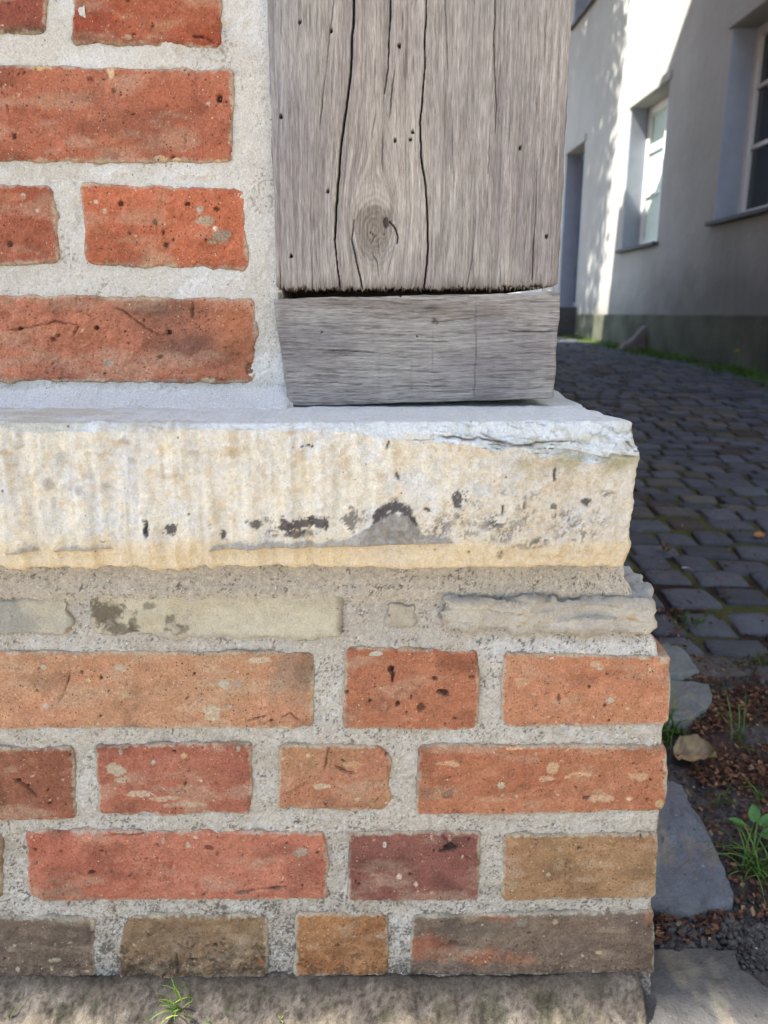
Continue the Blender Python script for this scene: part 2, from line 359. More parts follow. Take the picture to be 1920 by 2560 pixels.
# ------------------------------------------------------------------ oak post and block
YP = .595
K1, K2 = on_y(936, 575, YP)
KS = lambda x, y: on_y(640+.4702*x, .4702*y, YP)          # enlarged crop coordinates
KT = lambda x, y: on_y(640+.4702*x, 520+.4702*y, YP)
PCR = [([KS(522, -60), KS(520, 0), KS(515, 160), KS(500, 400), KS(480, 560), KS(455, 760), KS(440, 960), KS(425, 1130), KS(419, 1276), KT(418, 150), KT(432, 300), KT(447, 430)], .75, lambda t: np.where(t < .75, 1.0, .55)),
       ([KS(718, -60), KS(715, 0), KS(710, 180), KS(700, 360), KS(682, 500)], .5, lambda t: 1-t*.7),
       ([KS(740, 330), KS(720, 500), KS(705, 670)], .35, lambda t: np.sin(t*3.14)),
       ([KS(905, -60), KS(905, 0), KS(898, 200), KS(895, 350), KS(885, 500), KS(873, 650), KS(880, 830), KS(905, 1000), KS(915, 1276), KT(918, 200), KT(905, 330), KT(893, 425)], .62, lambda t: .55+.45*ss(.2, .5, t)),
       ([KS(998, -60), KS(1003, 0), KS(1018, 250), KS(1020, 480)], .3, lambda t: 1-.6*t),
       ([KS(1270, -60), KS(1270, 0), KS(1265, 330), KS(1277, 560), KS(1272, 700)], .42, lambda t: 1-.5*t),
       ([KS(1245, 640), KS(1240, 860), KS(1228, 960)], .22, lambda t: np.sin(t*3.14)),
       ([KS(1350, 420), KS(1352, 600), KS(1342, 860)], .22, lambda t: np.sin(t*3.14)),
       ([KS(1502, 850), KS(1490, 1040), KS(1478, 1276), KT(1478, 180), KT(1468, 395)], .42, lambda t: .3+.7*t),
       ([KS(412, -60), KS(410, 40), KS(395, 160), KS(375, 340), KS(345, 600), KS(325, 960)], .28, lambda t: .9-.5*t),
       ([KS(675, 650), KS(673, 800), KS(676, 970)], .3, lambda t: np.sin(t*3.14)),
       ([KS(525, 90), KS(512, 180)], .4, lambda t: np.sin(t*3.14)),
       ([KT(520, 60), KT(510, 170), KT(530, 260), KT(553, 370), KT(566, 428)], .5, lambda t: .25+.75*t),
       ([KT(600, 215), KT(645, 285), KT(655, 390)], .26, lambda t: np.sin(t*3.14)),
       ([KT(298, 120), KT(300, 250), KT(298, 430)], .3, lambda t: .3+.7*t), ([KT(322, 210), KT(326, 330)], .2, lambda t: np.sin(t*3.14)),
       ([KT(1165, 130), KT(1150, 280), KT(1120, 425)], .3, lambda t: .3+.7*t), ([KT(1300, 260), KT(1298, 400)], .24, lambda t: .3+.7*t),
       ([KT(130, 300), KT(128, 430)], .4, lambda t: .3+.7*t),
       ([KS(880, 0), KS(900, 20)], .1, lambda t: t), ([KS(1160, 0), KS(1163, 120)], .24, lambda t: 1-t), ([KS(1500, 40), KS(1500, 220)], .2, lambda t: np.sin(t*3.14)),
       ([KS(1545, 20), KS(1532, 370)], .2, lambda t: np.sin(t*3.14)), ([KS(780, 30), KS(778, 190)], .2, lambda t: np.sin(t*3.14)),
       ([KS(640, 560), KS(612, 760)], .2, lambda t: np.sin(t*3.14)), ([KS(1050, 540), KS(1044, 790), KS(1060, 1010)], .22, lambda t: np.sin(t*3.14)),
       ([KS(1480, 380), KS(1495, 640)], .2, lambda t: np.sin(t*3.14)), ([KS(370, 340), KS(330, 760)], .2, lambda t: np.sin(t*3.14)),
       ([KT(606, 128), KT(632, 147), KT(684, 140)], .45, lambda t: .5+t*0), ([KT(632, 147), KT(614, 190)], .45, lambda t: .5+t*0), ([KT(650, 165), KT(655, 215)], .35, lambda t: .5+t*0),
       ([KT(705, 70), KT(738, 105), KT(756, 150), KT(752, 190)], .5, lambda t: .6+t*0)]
HOLES = [KS(*p) for p in ((232, 115), (400, 163), (762, 243), (133, 620), (834, 700), (822, 742), (740, 746), (1405, 785), (383, 1018), (1545, 1258))]+[KT(187, 257), KT(190, 257)]
po = empty('timber_post', (.025, YP+.1, ZC+.017), 'weathered grey oak post with long drying cracks and a knot, standing on the oak block', 'timber post')
def build_post():
    zt = ZC+.235; zb = on_y(1040, 722, YP)[1]
    xs = stations(XPOST[0], XPOST[1], .00055); zs = np.concatenate([stations(zb, zt, .0012), [zt+.1, 1.2, 2.2, 3.3]])
    ys = np.array([YP, YP+.0008, YP+.002, YP+.004, YP+.01, YP+.04, YP+.2])
    P, n, F = rbox(xs, ys, zs, .0022, 'FLRD')
    X, Y, Z = P.T.copy()
    fr = ss(YP+.012, YP+.002, Y)
    # flow of the grain round the knot
    dx = X-K1; dz = (Z-K2)/2.1-.004; r2 = dx*dx+dz*dz; Rk = .0125
    psi = dx*(1-np.clip(Rk**2/(r2+1e-6), 0, 1))+.0035*np.sin(Z*14)*np.exp(-(dx/.06)**2)
    rho = np.hypot(dx, (Z-K2)/1.5); ins = ss(Rk*1.15, Rk*.75, rho)
    g = np.where(ins > .5, rho*1.0, psi)
    st = fb(g*700, Z*7, 0, 3, 41); st2 = fb(g*250, Z*4, 0, 3, 42); st3 = fb(g*1000, Z*45, 0, 2, 44); lo = fb(X*20, Z*9, 0, 3, 43)
    h = st*.00035+st2*.0005+st3*.0003+lo*.0008+ins*.0012*np.cos(rho*1900)*.25-ins*.0008
    c = np.tile(S(184, 174, 163), (len(X), 1))
    c = mixc(c, S(150, 139, 135), ss(-.2, .5, lo)*.7)
    c = mixc(c, S(150, 146, 148), ss(on_y(820, 300, YP)[0], on_y(690, 300, YP)[0], X+fb(0, Z*20, 0, 2, 3)*.01)*ss(ZC+.04, ZC+.17, Z)*.6)
    c = mixc(c, S(188, 174, 160), np.exp(-(dx/.035)**2)*.4)
    c = c*(1+.20*st+.16*st2+.22*st3)[:, None]
    m = ss(.24, .55, fb(g*800, Z*34, 2, 3, 47))*.75; c = mixc(c, S(112, 99, 92), m*.7)
    m = ss(.34, .6, fb(g*500, Z*9, 7, 3, 51)); c = mixc(c, S(196, 184, 176), m*.55)
    c = mixc(c, S(146, 130, 116), ins*.6); ring = .5+.5*np.cos(rho*2300+fb(X*200, Z*200, 0, 2, 4)*1.5)
    halo = ss(Rk*2.0, Rk*.8, rho); c = c*(1-.30*ring*halo)[:, None]
    k2 = KT(690, 75); m = ss(1.2, .7, np.hypot((X-k2[0])/.0022, (Z-k2[1])/.003)+fb(X*300, Z*300, 0, 2, 5)*.5); c = mixc(c, S(78, 66, 62), m*.85); h = h-m*.002
    wx = fb(0, Z*60, 0, 3, 61)*.0007
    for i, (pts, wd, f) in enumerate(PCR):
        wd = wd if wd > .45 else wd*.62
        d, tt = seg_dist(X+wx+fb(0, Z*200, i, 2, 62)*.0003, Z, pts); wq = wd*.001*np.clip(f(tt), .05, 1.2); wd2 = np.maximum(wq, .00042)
        m = ss(wd2*1.25, wd2*.45, d)*np.clip(wq/.00034, 0, 1); h = h-m*(.0015+.008*wd); c = mixc(c, S(34, 27, 25), m*.93)  # shade inside the crack put into the colour, over the carved groove
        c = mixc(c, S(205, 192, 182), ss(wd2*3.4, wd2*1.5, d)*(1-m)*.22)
    for (hx, hz) in HOLES:
        d = np.hypot(X-hx, Z-hz)+fb(X*900, Z*900, 0, 2, 9)*.0003; m = ss(.0013, .0007, d); h = h-m*.005; c = mixc(c, S(40, 26, 22), m*.95)
    # splintered lower end
    eb = fb(X*900, 0, 0, 2, 71)*.0022+fb(X*140, 0, 0, 3, 72)*.0016
    Z = Z+eb*ss(zb+.012, zb, Z)*np.where(Z < zt, 1, 0)+ss(.04, .13, X)*.0022*ss(zb+.03, zb, Z)
    m = ss(zb+.010, zb, Z+fb(X*500, 0, 0, 2, 7)*.004); c = mixc(c, S(120, 106, 96), m*.5)
    X = X+(Y > YP+.001)*fb(Z*40, 0, 1, 3, 77)*.0012+n[:, 0]*fb(Z*120, Y*50, 1, 3, 78)*.0006
    # slight inward lean of the arris on the right
    Y2 = Y-h*fr
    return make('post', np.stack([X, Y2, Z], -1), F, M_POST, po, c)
build_post()
def spikes(name, parent, mat, roots, rs, L, wd, colr):
    V = []; F = []; C = []
    for (x, y, z) in roots:
        l = rs.uniform(*L); a = rs.uniform(-.5, .5); b = rs.uniform(-.6, .3); q = wd*rs.uniform(.5, 1.1); k = len(V)
        tip = (x+math.sin(a)*l, y+math.sin(b)*l*.6, z-math.cos(a)*l)
        V += [(x-q, y, z), (x+q, y, z), (x, y+q, z), tip]; F += [(k, k+3, k+1), (k+1, k+3, k+2), (k+2, k+3, k)]
        cc = np.asarray(colr)*rs.uniform(.6, 1.3); C += [cc]*4
    return make(name, V, F, mat, parent, np.array(C), smooth=False)
rs = np.random.RandomState(5)
zpb = on_y(1040, 722, YP)[1]
spikes('splinters', po, M_POST, [(rs.uniform(XPOST[0]+.002, XPOST[1]-.002), YP+rs.uniform(.0005, .006), zpb+.0015) for _ in range(240)], rs, (.0015, .0048), .00025, S(190, 172, 158))

bl = empty('timber_block', (.025, YP+.1, zl), 'short grey oak block with level grain, wedged between post and sandstone ledge', 'timber block')
def build_block():
    tl = on_y(682, 748, YP-.001); tr = on_y(1403, 729, YP-.001); br = on_y(1386, 996, YP-.001); blq = on_y(724, 1018, YP-.001)
    w_, h_ = .212, .078
    xs = stations(-w_/2, w_/2, .0008); zs = stations(-h_/2, h_/2, .0006)
    ys = np.array([0, .0006, .0015, .003, .008, .03, .2])
    P, n, F = rbox(xs, ys, zs, .0018, 'FLRTD')
    x, y, z = P.T.copy()
    z = z+np.sign(z)*ss(.8, 1, np.abs(z)/(h_/2))*fb(x*40, 0, np.sign(z), 4, 81)*.0012
    x = x+np.sign(x)*ss(.9, 1, np.abs(x)/(w_/2))*fb(z*70, 0, np.sign(x), 4, 82)*.0012
    u = x/w_+.5; v = z/h_+.5
    X = (tl[0]*(1-u)+tr[0]*u)*v+(blq[0]*(1-u)+br[0]*u)*(1-v); Z = (tl[1]*(1-u)+tr[1]*u)*v+(blq[1]*(1-u)+br[1]*u)*(1-v)
    fr = ss(.01, .001, y)
    kx, kz = KT(948, 603); dk = np.hypot((X-kx)/2.0, Z-kz); g = (Z-kz)*(1+.003**2/(dk**2+2e-6)*.4)+.0012*np.sin(X*26+1)+.003*np.exp(-((X-kx)/.03)**2)*ss(-.02, .02, Z-kz)
    st = fb(X*14, g*800, 0, 3, 91); st2 = fb(X*30, g*1600, 0, 2, 92); lo = fb(X*14, Z*30, 0, 3, 93); ver = fb(X*260, Z*9, 0, 3, 99)
    h = st*.0004+st2*.0003+lo*.0007
    c = np.tile(S(170, 163, 155), (len(X), 1)); c = mixc(c, S(140, 132, 132), ss(-.2, .5, lo)*.7)
    c = c*(1+.14*st+.20*st2+.05*ver)[:, None]
    m = ss(.22, .5, fb(X*60, g*900, 4, 3, 95)); c = mixc(c, S(104, 94, 90), m*.6); h = h-m*.0004
    m = ss(.32, .6, fb(X*22, g*600, 9, 3, 96)); c = mixc(c, S(186, 176, 172), m*.4)
    for (cx, cy, rx, rz, a, cc) in ((560, 505, .035, .0035, .65, S(112, 92, 76)), (1000, 545, .05, .0055, .7, S(108, 88, 70)), (920, 530, .008, .002, .8, S(64, 54, 50)), (250, 490, .03, .003, .4, S(120, 104, 88)), (145, 620, .008, .03, .4, S(120, 110, 106)), (1240, 1000, .012, .004, .6, S(98, 92, 92))):
        px, pz = KT(cx, cy); m = np.exp(-(((X-px)/rx)**2+((Z-pz+fb(X*60, 0, 0, 2, 4)*.0012)/rz)**2)); c = mixc(c, cc, m*a*(.75+.5*st))
    m = ss(1.3, .7, np.hypot((X-kx)/.0028, (Z-kz)/.0022)+fb(X*500, Z*500, 0, 2, 6)*.7); c = mixc(c, S(92, 82, 72), m*.8)
    for i, (pts, wd) in enumerate((([KT(1340, 655), KT(1450, 658), KT(1612, 655)], .28), ([KT(385, 758), KT(520, 760), KT(650, 768)], .22), ([KT(1166, 480), KT(1168, 740), KT(1160, 1020)], .16),
                    ([KT(940, 640), KT(938, 880)], .12), ([KT(655, 770), KT(652, 990)], .10), ([KT(900, 690), KT(1000, 700)], .14), ([KT(1200, 900), KT(1330, 905)], .14), ([KT(250, 905), KT(420, 910)], .14),
                    ([KT(825, 760), KT(826, 1000)], .09), ([KT(205, 540), KT(210, 800)], .08), ([KT(210, 1040), KT(520, 1032)], .16))):
        d, tt = seg_dist(X+fb(0, Z*200, i, 2, 3)*.0006, Z+fb(X*150, 0, i, 2, 62)*.0005, pts); wd2 = max(wd*.001*2.2, .0006)
        m = ss(wd2, wd2*.3, d)*min(1, wd*3.2)*np.clip(np.minimum(tt, 1-tt)*5+.3, 0, 1)*min(1, wd*4.5); h = h-m*.002; c = mixc(c, S(58, 48, 46), m*.9)  # crack shade put into the colour here too
    for p in ((350, 660), (857, 683), (770, 470)):
        px, pz = KT(*p); m = ss(.0009, .0004, np.hypot(X-px, Z-pz)); c = mixc(c, S(45, 32, 30), m); h = h-m*.003
    return make('block', np.stack([X, YP-.001+y-h*fr, Z], -1), F, M_BLOCK, bl, c)
build_block()

# ------------------------------------------------------------------ sandstone ledge
YL = .500; XLR = .1690; ZLB = ZC-.1685
le = empty('stone_ledge', (-.2, YL+.1, ZLB), 'long cream sandstone ledge with black lichen and a flaking right corner, under the oak block', 'stone ledge')
DARK = S(86, 79, 78)
LICH = [(712, 1313, 17, 15, 1), (755, 1312, 24, 13, .9), (800, 1308, 20, 15, 1), (735, 1333, 24, 10, .8), (425, 1320, 14, 11, 1), (366, 1322, 6, 16, .9), (555, 1340, 7, 10, .9), (640, 1310, 12, 8, .8), (1147, 1246, 14, 16, .9),
        (1070, 1276, 8, 6, .9), (875, 1300, 14, 22, .75), (1235, 1305, 22, 16, .7), (1300, 1265, 12, 12, .5), (1400, 1290, 14, 10, .6), (1468, 1255, 10, 9, .9), (1405, 1318, 30, 24, .45), (1110, 1310, 24, 22, .6), (1260, 1348, 18, 8, .6), (1350, 1356, 18, 12, .7),
        (1310, 1365, 30, 10, .5), (1325, 1290, 24, 20, .4), (1250, 1385, 6, 12, .7), (1200, 1310, 40, 16, .45), (1385, 1265, 7, 6, .8), (258, 1352, 5, 9, .7), (300, 1345, 12, 4, .6), (525, 1313, 4, 7, .7), (620, 1304, 6, 5, .7), (1520, 1235, 14, 8, .6),
        (1450, 1320, 26, 34, .4), (1500, 1295, 18, 18, .45), (1425, 1292, 5, 22, .6), (680, 1335, 14, 8, .7), (820, 1290, 14, 5, .5), (1260, 1230, 10, 8, .5), (1225, 1350, 12, 12, .5), (1150, 1290, 10, 20, .7), (1390, 1186, 5, 18, .6), (1310, 1255, 5, 22, .5), (1080, 1330, 30, 18, .5), (1190, 1260, 18, 14, .45), (1170, 1335, 24, 12, .5), (905, 1290, 16, 16, .6), (670, 1300, 14, 8, .5), (770, 1335, 20, 10, .6), (1280, 1320, 40, 22, .5), (1340, 1240, 20, 12, .4), (1470, 1340, 30, 14, .4), (1420, 1345, 30, 10, .4)]
def build_ledge():
    xs = np.unique(np.concatenate([stations(-1.3, -.34, .08), stations(-.34, XLR, .00105), [XLR-.0006]]))
    ys = np.unique(np.concatenate([[YL, YL+.0006], stations(YL+.0012, .625, .0016), [.66, .72, .8, 1.0, 1.4, 2, 3, 4.5, 6, 7.6]]))
    zs = np.unique(np.concatenate([stations(ZLB, zl, .00105), [zl-.0004, ZLB+.0004]]))
    P, n, F = rbox(xs, ys, zs, .0035, 'FRTD')
    X, Y, Z = P.T.copy()
    hc = np.interp(X, [-.33, -.2, -.12, -.02, .03, .09, .13, .17], [.004, .006, .004, .006, .014, .020, .024, .025])*(1+.28*fb(X*60, 0, 0, 3, 31))
    wc = np.interp(X, [-.33, -.1, .02, .08, .17], [.006, .005, .008, .013, .015])*(1+.25*fb(X*70, 3, 0, 3, 32))
    a = (Z-(zl-hc))/hc; b = (YL+wc-Y)/wc; t = np.clip(a+b-1, 0, 2); mch = ss(-.05, .25, t)*(a > 0)*(b > 0)
    Y = Y+np.where((a > 0) & (b > 0), wc*t*.5, 0); Z = Z-np.where((a > 0) & (b > 0), hc*t*.5, 0)
    chz = mch*ss(-.0, .06, X)
    fr = ss(.02, 0, Y-YL)*np.clip(-n[:, 1]*1.6, 0, 1)
    left = ss(.06, -.1, X)
    tool = fb(X*130, Z*9, 0, 2, 33)*.0036*left+fb(X*300, Z*30, 0, 2, 34)*.0012*left
    sd = ss(XLR-.012, XLR-.003, X)
    h = tool+fb(X*26, Y*26, Z*26, 4, 35)*.0026*(1-.5*sd)+fb(X*110, Y*110, Z*110, 4, 36, .6)*(.0026+.0020*ss(0, .1, X))*(1-.6*sd)+fb(X*420, Y*420, Z*420, 2, 37)*.0006
    # top face smoother, sides keep roughness
    top = np.clip(n[:, 2], 0, 1)*(1-mch); h = h*(1-.75*top)
    # bedding layers in the broken arris
    zz = Z+X*.10+fb(X*25, Y*30, 0, 3, 38)*.004; lay = (zz*330) % 1.0; lay2 = np.abs(lay-.5)*2
    step = (fb(X*70, 0, np.floor(zz*330)*3.7, 3, 39))*.0042
    h = h+chz*(step+(lay2-.5)*.0010)
    # rounded lower arris
    bot = ss(ZLB+.012, ZLB, Z); h = h-bot*.001*fb(X*20, 0, 0, 2, 40); h = h*(1-.45*bot)
    # colour
    c = np.tile(S(248, 238, 218), (len(X), 1))
    c = mixc(c, S(244, 218, 176), ss(-.05, .5, fb(X*70, Z*40, 0, 5, 101, .6))*.55)
    c = mixc(c, S(238, 235, 230), ss(.0, .35, fb(X*75, Z*45, 5, 5, 102, .62))*.7)
    c = mixc(c, S(216, 184, 142), ss(.2, .55, fb(X*90, Z*130, 5, 4, 104))*.6*ss(zl-.07, zl-.01, Z))
    c = mixc(c, S(222, 208, 188), ss(.02, .12, X)*.5)
    c = mixc(c, S(255, 248, 234), ss(.1, .5, fb(X*170, Z*14, 6, 3, 119))*ss(.1, -.02, X)*.5)
    c = c*(1+.18*fb(X*200, Z*26, 2, 4, 105)*ss(.1, -.05, X)+.14*fb(X*300, Z*300, 2, 3, 106))[:, None]
    low = ss(ZLB+.024, ZLB+.013, Z+fb(X*26, 0, 0, 3, 107)*.003); c = mixc(c, S(246, 214, 160), low*.6)  # warm bounce from the ground painted into the lower band
    # pale grey bed face on top and broken edge, brightened in colour for skylight
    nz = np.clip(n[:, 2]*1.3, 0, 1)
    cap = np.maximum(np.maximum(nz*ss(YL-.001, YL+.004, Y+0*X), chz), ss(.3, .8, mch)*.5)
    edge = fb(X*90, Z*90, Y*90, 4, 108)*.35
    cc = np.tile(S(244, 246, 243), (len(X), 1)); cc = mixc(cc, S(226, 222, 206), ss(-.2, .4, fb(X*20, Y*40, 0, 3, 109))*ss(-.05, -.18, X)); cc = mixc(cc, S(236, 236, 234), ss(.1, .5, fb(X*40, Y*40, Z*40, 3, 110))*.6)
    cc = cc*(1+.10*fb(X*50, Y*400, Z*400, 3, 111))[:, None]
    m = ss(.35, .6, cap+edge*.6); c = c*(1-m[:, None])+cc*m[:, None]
    crack = chz*ss(.80, .97, lay2+fb(X*80, 0, 4, 2, 114)*.3)*ss(-.1, .3, fb(X*30, 0, np.floor(zz*330)*2.1, 2, 112)); h = h-crack*.0028; c = mixc(c, S(146, 134, 108), crack*.6)
    m = chz*ss(.1, .5, fb(X*70, Z*200, 0, 3, 113)); c = mixc(c, S(206, 196, 160), m*.6)
    band = ss(zl-.036, zl-.024, Z)*ss(zl-.018, zl-.026, Z)*ss(.07, .11, X)*fr; c = mixc(c, S(178, 168, 124), band*np.clip(.5+fb(X*60, Z*60, 0, 3, 115), 0, 1)*.8)
    # open cracks
    for pts, wd in (([(730, 1124), (770, 1111), (800, 1119)], .3), ([(1180, 1075), (1250, 1108), (1300, 1118), (1590, 1088)], 1.3), ([(1180, 1062), (1270, 1070), (1330, 1058)], 1.2),
                    ([(1000, 1060), (1060, 1070), (1090, 1065)], 1.1), ([(1090, 1092), (1200, 1100), (1260, 1112)], .9), ([(1388, 1170), (1386, 1205)], .6), ([(1260, 1235), (1256, 1290)], .4), ([(990, 1185), (1000, 1200)], 1.0),
                    ([(1440, 1075), (1520, 1085), (1592, 1080)], 1.2), ([(1583, 1105), (1597, 1120)], 1.4), ([(368, 1300), (366, 1340)], 1.1), ([(975, 1100), (965, 1120)], .8)):
        pw = poly(YL, pts); d, tt = seg_dist(X+fb(X*200, Z*200, 0, 2, 7)*.0012, Z+fb(X*200, Z*200, 4, 2, 8)*.0012, pw)
        m = ss(wd*.0011, wd*.0002, d)*fr*np.clip(np.minimum(tt, 1-tt)*6+.3, 0, 1); h = h-m*.003; c = mixc(c, S(120, 104, 86), m*.7)
    sc = YL/1900
    # cement lip and mound stuck on the face
    def ybase(px): return np.interp(px, [500, 640, 800, 930, 1000, 1130], [1378, 1374, 1378, 1375, 1368, 1356])
    PX = X/sc*1.0+960; 
    zlow = ZC+(on_y(960, 1376, YL)[1]-ZC)-(-0.0)+np.interp(X, [on_y(510, 0, YL)[0]*0-.118, .045], [0, .005])
    th = np.interp(X, [-.121, -.112, -.095, -.069, -.042, -.026, -.016, -.008, .003, .016, .0225, .026, .032, .044, .048], [0, .004, .0050, .0045, .004, .006, .010, .0165, .0215, .0205, .013, .006, .0045, .0038, 0])
    top_ = zlow+th+fb(X*180, Z*100, 0, 4, 121)*.0030
    inb = (Z > zlow) & (Z < top_)
    m = ss(0, .0010, np.minimum(Z-zlow, top_-Z))*ss(-.125, -.118, X)*ss(.05, .042, X)*fr
    lip = m*np.clip(1.15-(Z-zlow)/(np.maximum(th, .004)*1.1), .25, 1)*(1+.5*fb(X*200, Z*200, 0, 3, 127)); h = h+lip*.0042; c = mixc(c, S(176, 168, 158), m*.8)
    mm = m*ss(-.018, -.008, X)*ss(.026, .020, X); c = mixc(c, S(150, 142, 132)*(1), mm*.8*np.clip(.8+fb(X*400, Z*400, 0, 2, 9), 0, 1))
    for (x0, x1, yy, a) in ((15, 100, 1386, .9), (128, 290, 1380, 1)):
        ax, az = on_y(x0, yy, YL); bx, bz = on_y(x1, yy-8, YL); zz0 = az+(X-ax)*(bz-az)/(bx-ax)
        th2 = .0035*np.sin(np.clip((X-ax)/(bx-ax), 0, 1)*3.14)*(1+fb(X*150, 0, 0, 2, 3))+.0005
        m = ss(0, .0008, np.minimum(Z-zz0, zz0+th2-Z))*(X > ax)*(X < bx)*fr; h = h+m*.0022; c = mixc(c, S(182, 174, 164), m*.8)
    # black lichen
    zn = fb(X*330, Z*330, 0, 4, 131, .6); z2 = fb(X*900, Z*900, 0, 2, 132)
    for (px, py, rx, ry, a) in LICH:
        cx, cz = on_y(px, py, YL); d = np.hypot((X-cx)/(rx*sc), (Z-cz)/(ry*sc))
        m = ss(1.40, .95, d+zn*1.3+z2*.5) if a > .72 else ss(1.9, .7, d+zn*.7)*ss(-.02, .14, zn*1.0+z2*.5+(a-.5)*.7)
        c = mixc(c, DARK*(1+.3*z2)[:, None], m*min(1, a*1.1)*fr*.92); h = h-m*.0003
    # arch-shaped patch round the cement mound
    cx, cz = on_y(985, 1345, YL); rr = np.hypot((X-cx)/(64*sc), (Z-cz)/(97*sc))+zn*.16
    m = ss(1.06, .97, rr)*ss(.66, .74, rr+.05*z2)*(Z > top_-.001)*ss(on_y(0, 1335, YL)[1], on_y(0, 1310, YL)[1], Z+(X > cx)*.008)*fr
    c = mixc(c, S(84, 78, 78)*(1+.2*z2)[:, None], m*.95)
    # grey pimples on the left
    for (px, py, r_) in ((47, 1112, 12), (48, 1085, 10), (155, 1148, 16), (123, 1208, 15), (198, 1225, 12), (266, 1215, 8), (135, 1250, 8), (112, 1163, 6), (310, 1100, 12), (330, 1150, 10), (5, 1128, 7)):
        cx, cz = on_y(px, py, YL); m = ss(1.3, .7, np.hypot(X-cx, Z-cz)/(r_*sc)+zn*.6)*fr; c = mixc(c, S(196, 188, 180), m*.6); h = h+m*.0008
    # silhouette of the right end
    X = X+ss(XLR-.02, XLR, X)*(fb(Z*60, Y*60, 0, 4, 141)*.0022-.001)-ss(ZLB+.02, ZLB-.002, Z)*ss(XLR-.03, XLR, X)*.004*1-ss(zl-.021, zl-.015, Z)*ss(XLR-.02, XLR, X)*.0012
    X = X-ss(XLR-.03, XLR, X)*ss(.512, .56, Y)*(.010+.008*fb(Y*60, Z*30, 0, 3, 142))*(Z > zl-.03)
    V = np.stack([X, Y, Z], -1)+n*h[:, None]
    return make('ledge', V, F, M_STONE, le, c)
build_ledge()

# ------------------------------------------------------------------ plinth
YB = .538
pl = empty('brick_plinth', (-.2, YB+.1, 0), 'lower brick plinth of mixed old bricks and thin stones, below the sandstone ledge', 'brick plinth')
def streak(colr, px, py, rx, ry, a, Y=YB):
    cx, cz = on_y(px, py, Y)
    return (colr, lambda X, Z, s: ss(1.15, .45, np.hypot((X-cx)/rx, (Z-cz)/ry)+fb(X*90, Z*90, 0, 4, s+77)*.55)*a)
def grime(colr, amt, ztop):
    return (colr, lambda X, Z, s: ss(.0, .34, fb(X*480, Z*480, 0, 3, s+70)*.8+fb(X*90, Z*90, 0, 3, s+71)*.5+(ztop-Z)*14-.14)*amt*.8)
zb4 = on_y(960, 2440, YB)[1]
# course 1
brick(pl, YB, [(-260, 1628), (787, 1630), (783, 1822), (-260, 1824)], S(202, 142, 108), S(206, 136, 104), rc=(.004, .005, .004, .004), rough=.8, cream=1.3, res=.5,
      stain=[streak(S(164, 128, 112), 735, 1690, .02, .024, .75)],
      spots=[(565, 1711, 22, 13, GREY, -.0005), (596, 1712, 8, 10, S(170, 165, 158), -.0005), (532, 1782, 26, 26, S(208, 186, 162), 0), (300, 1670, 14, 9, GREY, -.0004), (108, 1667, 12, 7, GREY, 0), (318, 1740, 14, 10, S(214, 182, 150), 0), (116, 1764, 12, 8, GREY, 0),
             (222, 1700, 6, 6, CREAM, 0), (228, 1730, 5, 6, S(120, 118, 110), 0), (485, 1685, 5, 5, S(70, 44, 38), .002), (252, 1695, 4, 5, S(60, 40, 36), .002), (650, 1650, 30, 8, S(212, 190, 168), 0), (573, 1765, 8, 6, GREY, 0)],
      cracks=[([(176, 1676), (168, 1710), (143, 1768)], 1.4), ([(612, 1802), (640, 1796), (668, 1788)], 1.5), ([(700, 1796), (725, 1784), (755, 1806)], 1.0)])
brick(pl, YB, [(862, 1618), (1200, 1626), (1196, 1828), (855, 1826)], S(190, 112, 80), S(178, 98, 70), rc=(.010, .006, .006, .005), rough=1.0,
      spots=[(978, 1672, 9, 10, S(70, 38, 32), .003), (982, 1690, 4, 20, S(60, 34, 30), .003), (1088, 1696, 7, 8, S(80, 44, 38), .003), (1108, 1732, 16, 9, S(70, 40, 36), .004), (1052, 1768, 11, 12, S(130, 76, 58), .003), (994, 1758, 6, 9, S(80, 46, 38), .003), (1028, 1742, 4, 8, S(70, 40, 34), .003),
             (865, 1730, 6, 5, S(80, 44, 38), .002), (960, 1762, 10, 12, S(206, 146, 116), 0), (1180, 1694, 9, 7, S(120, 64, 48), .001)])
brick(pl, YB, [(1256, 1632), (1679, 1642), (1676, 1813), (1252, 1822)], S(206, 132, 98), S(204, 120, 86), rc=(.005, .003, .006, .012), rough=.9, depth=.12, cream=.8, altamt=.6,
      spots=[(1526, 1748, 10, 9, GREY, -.0006), (1624, 1674, 4, 5, S(240, 225, 205), 0), (1490, 1660, 14, 10, S(214, 180, 150), 0), (1500, 1673, 10, 4, GREY, 0), (1398, 1745, 5, 12, S(130, 80, 60), .002), (1660, 1655, 12, 10, S(216, 190, 170), 0), (1305, 1705, 20, 16, S(214, 158, 122), 0),
             (1512, 1763, 5, 6, S(100, 56, 48), .001), (1568, 1772, 5, 3, CREAM, 0)])
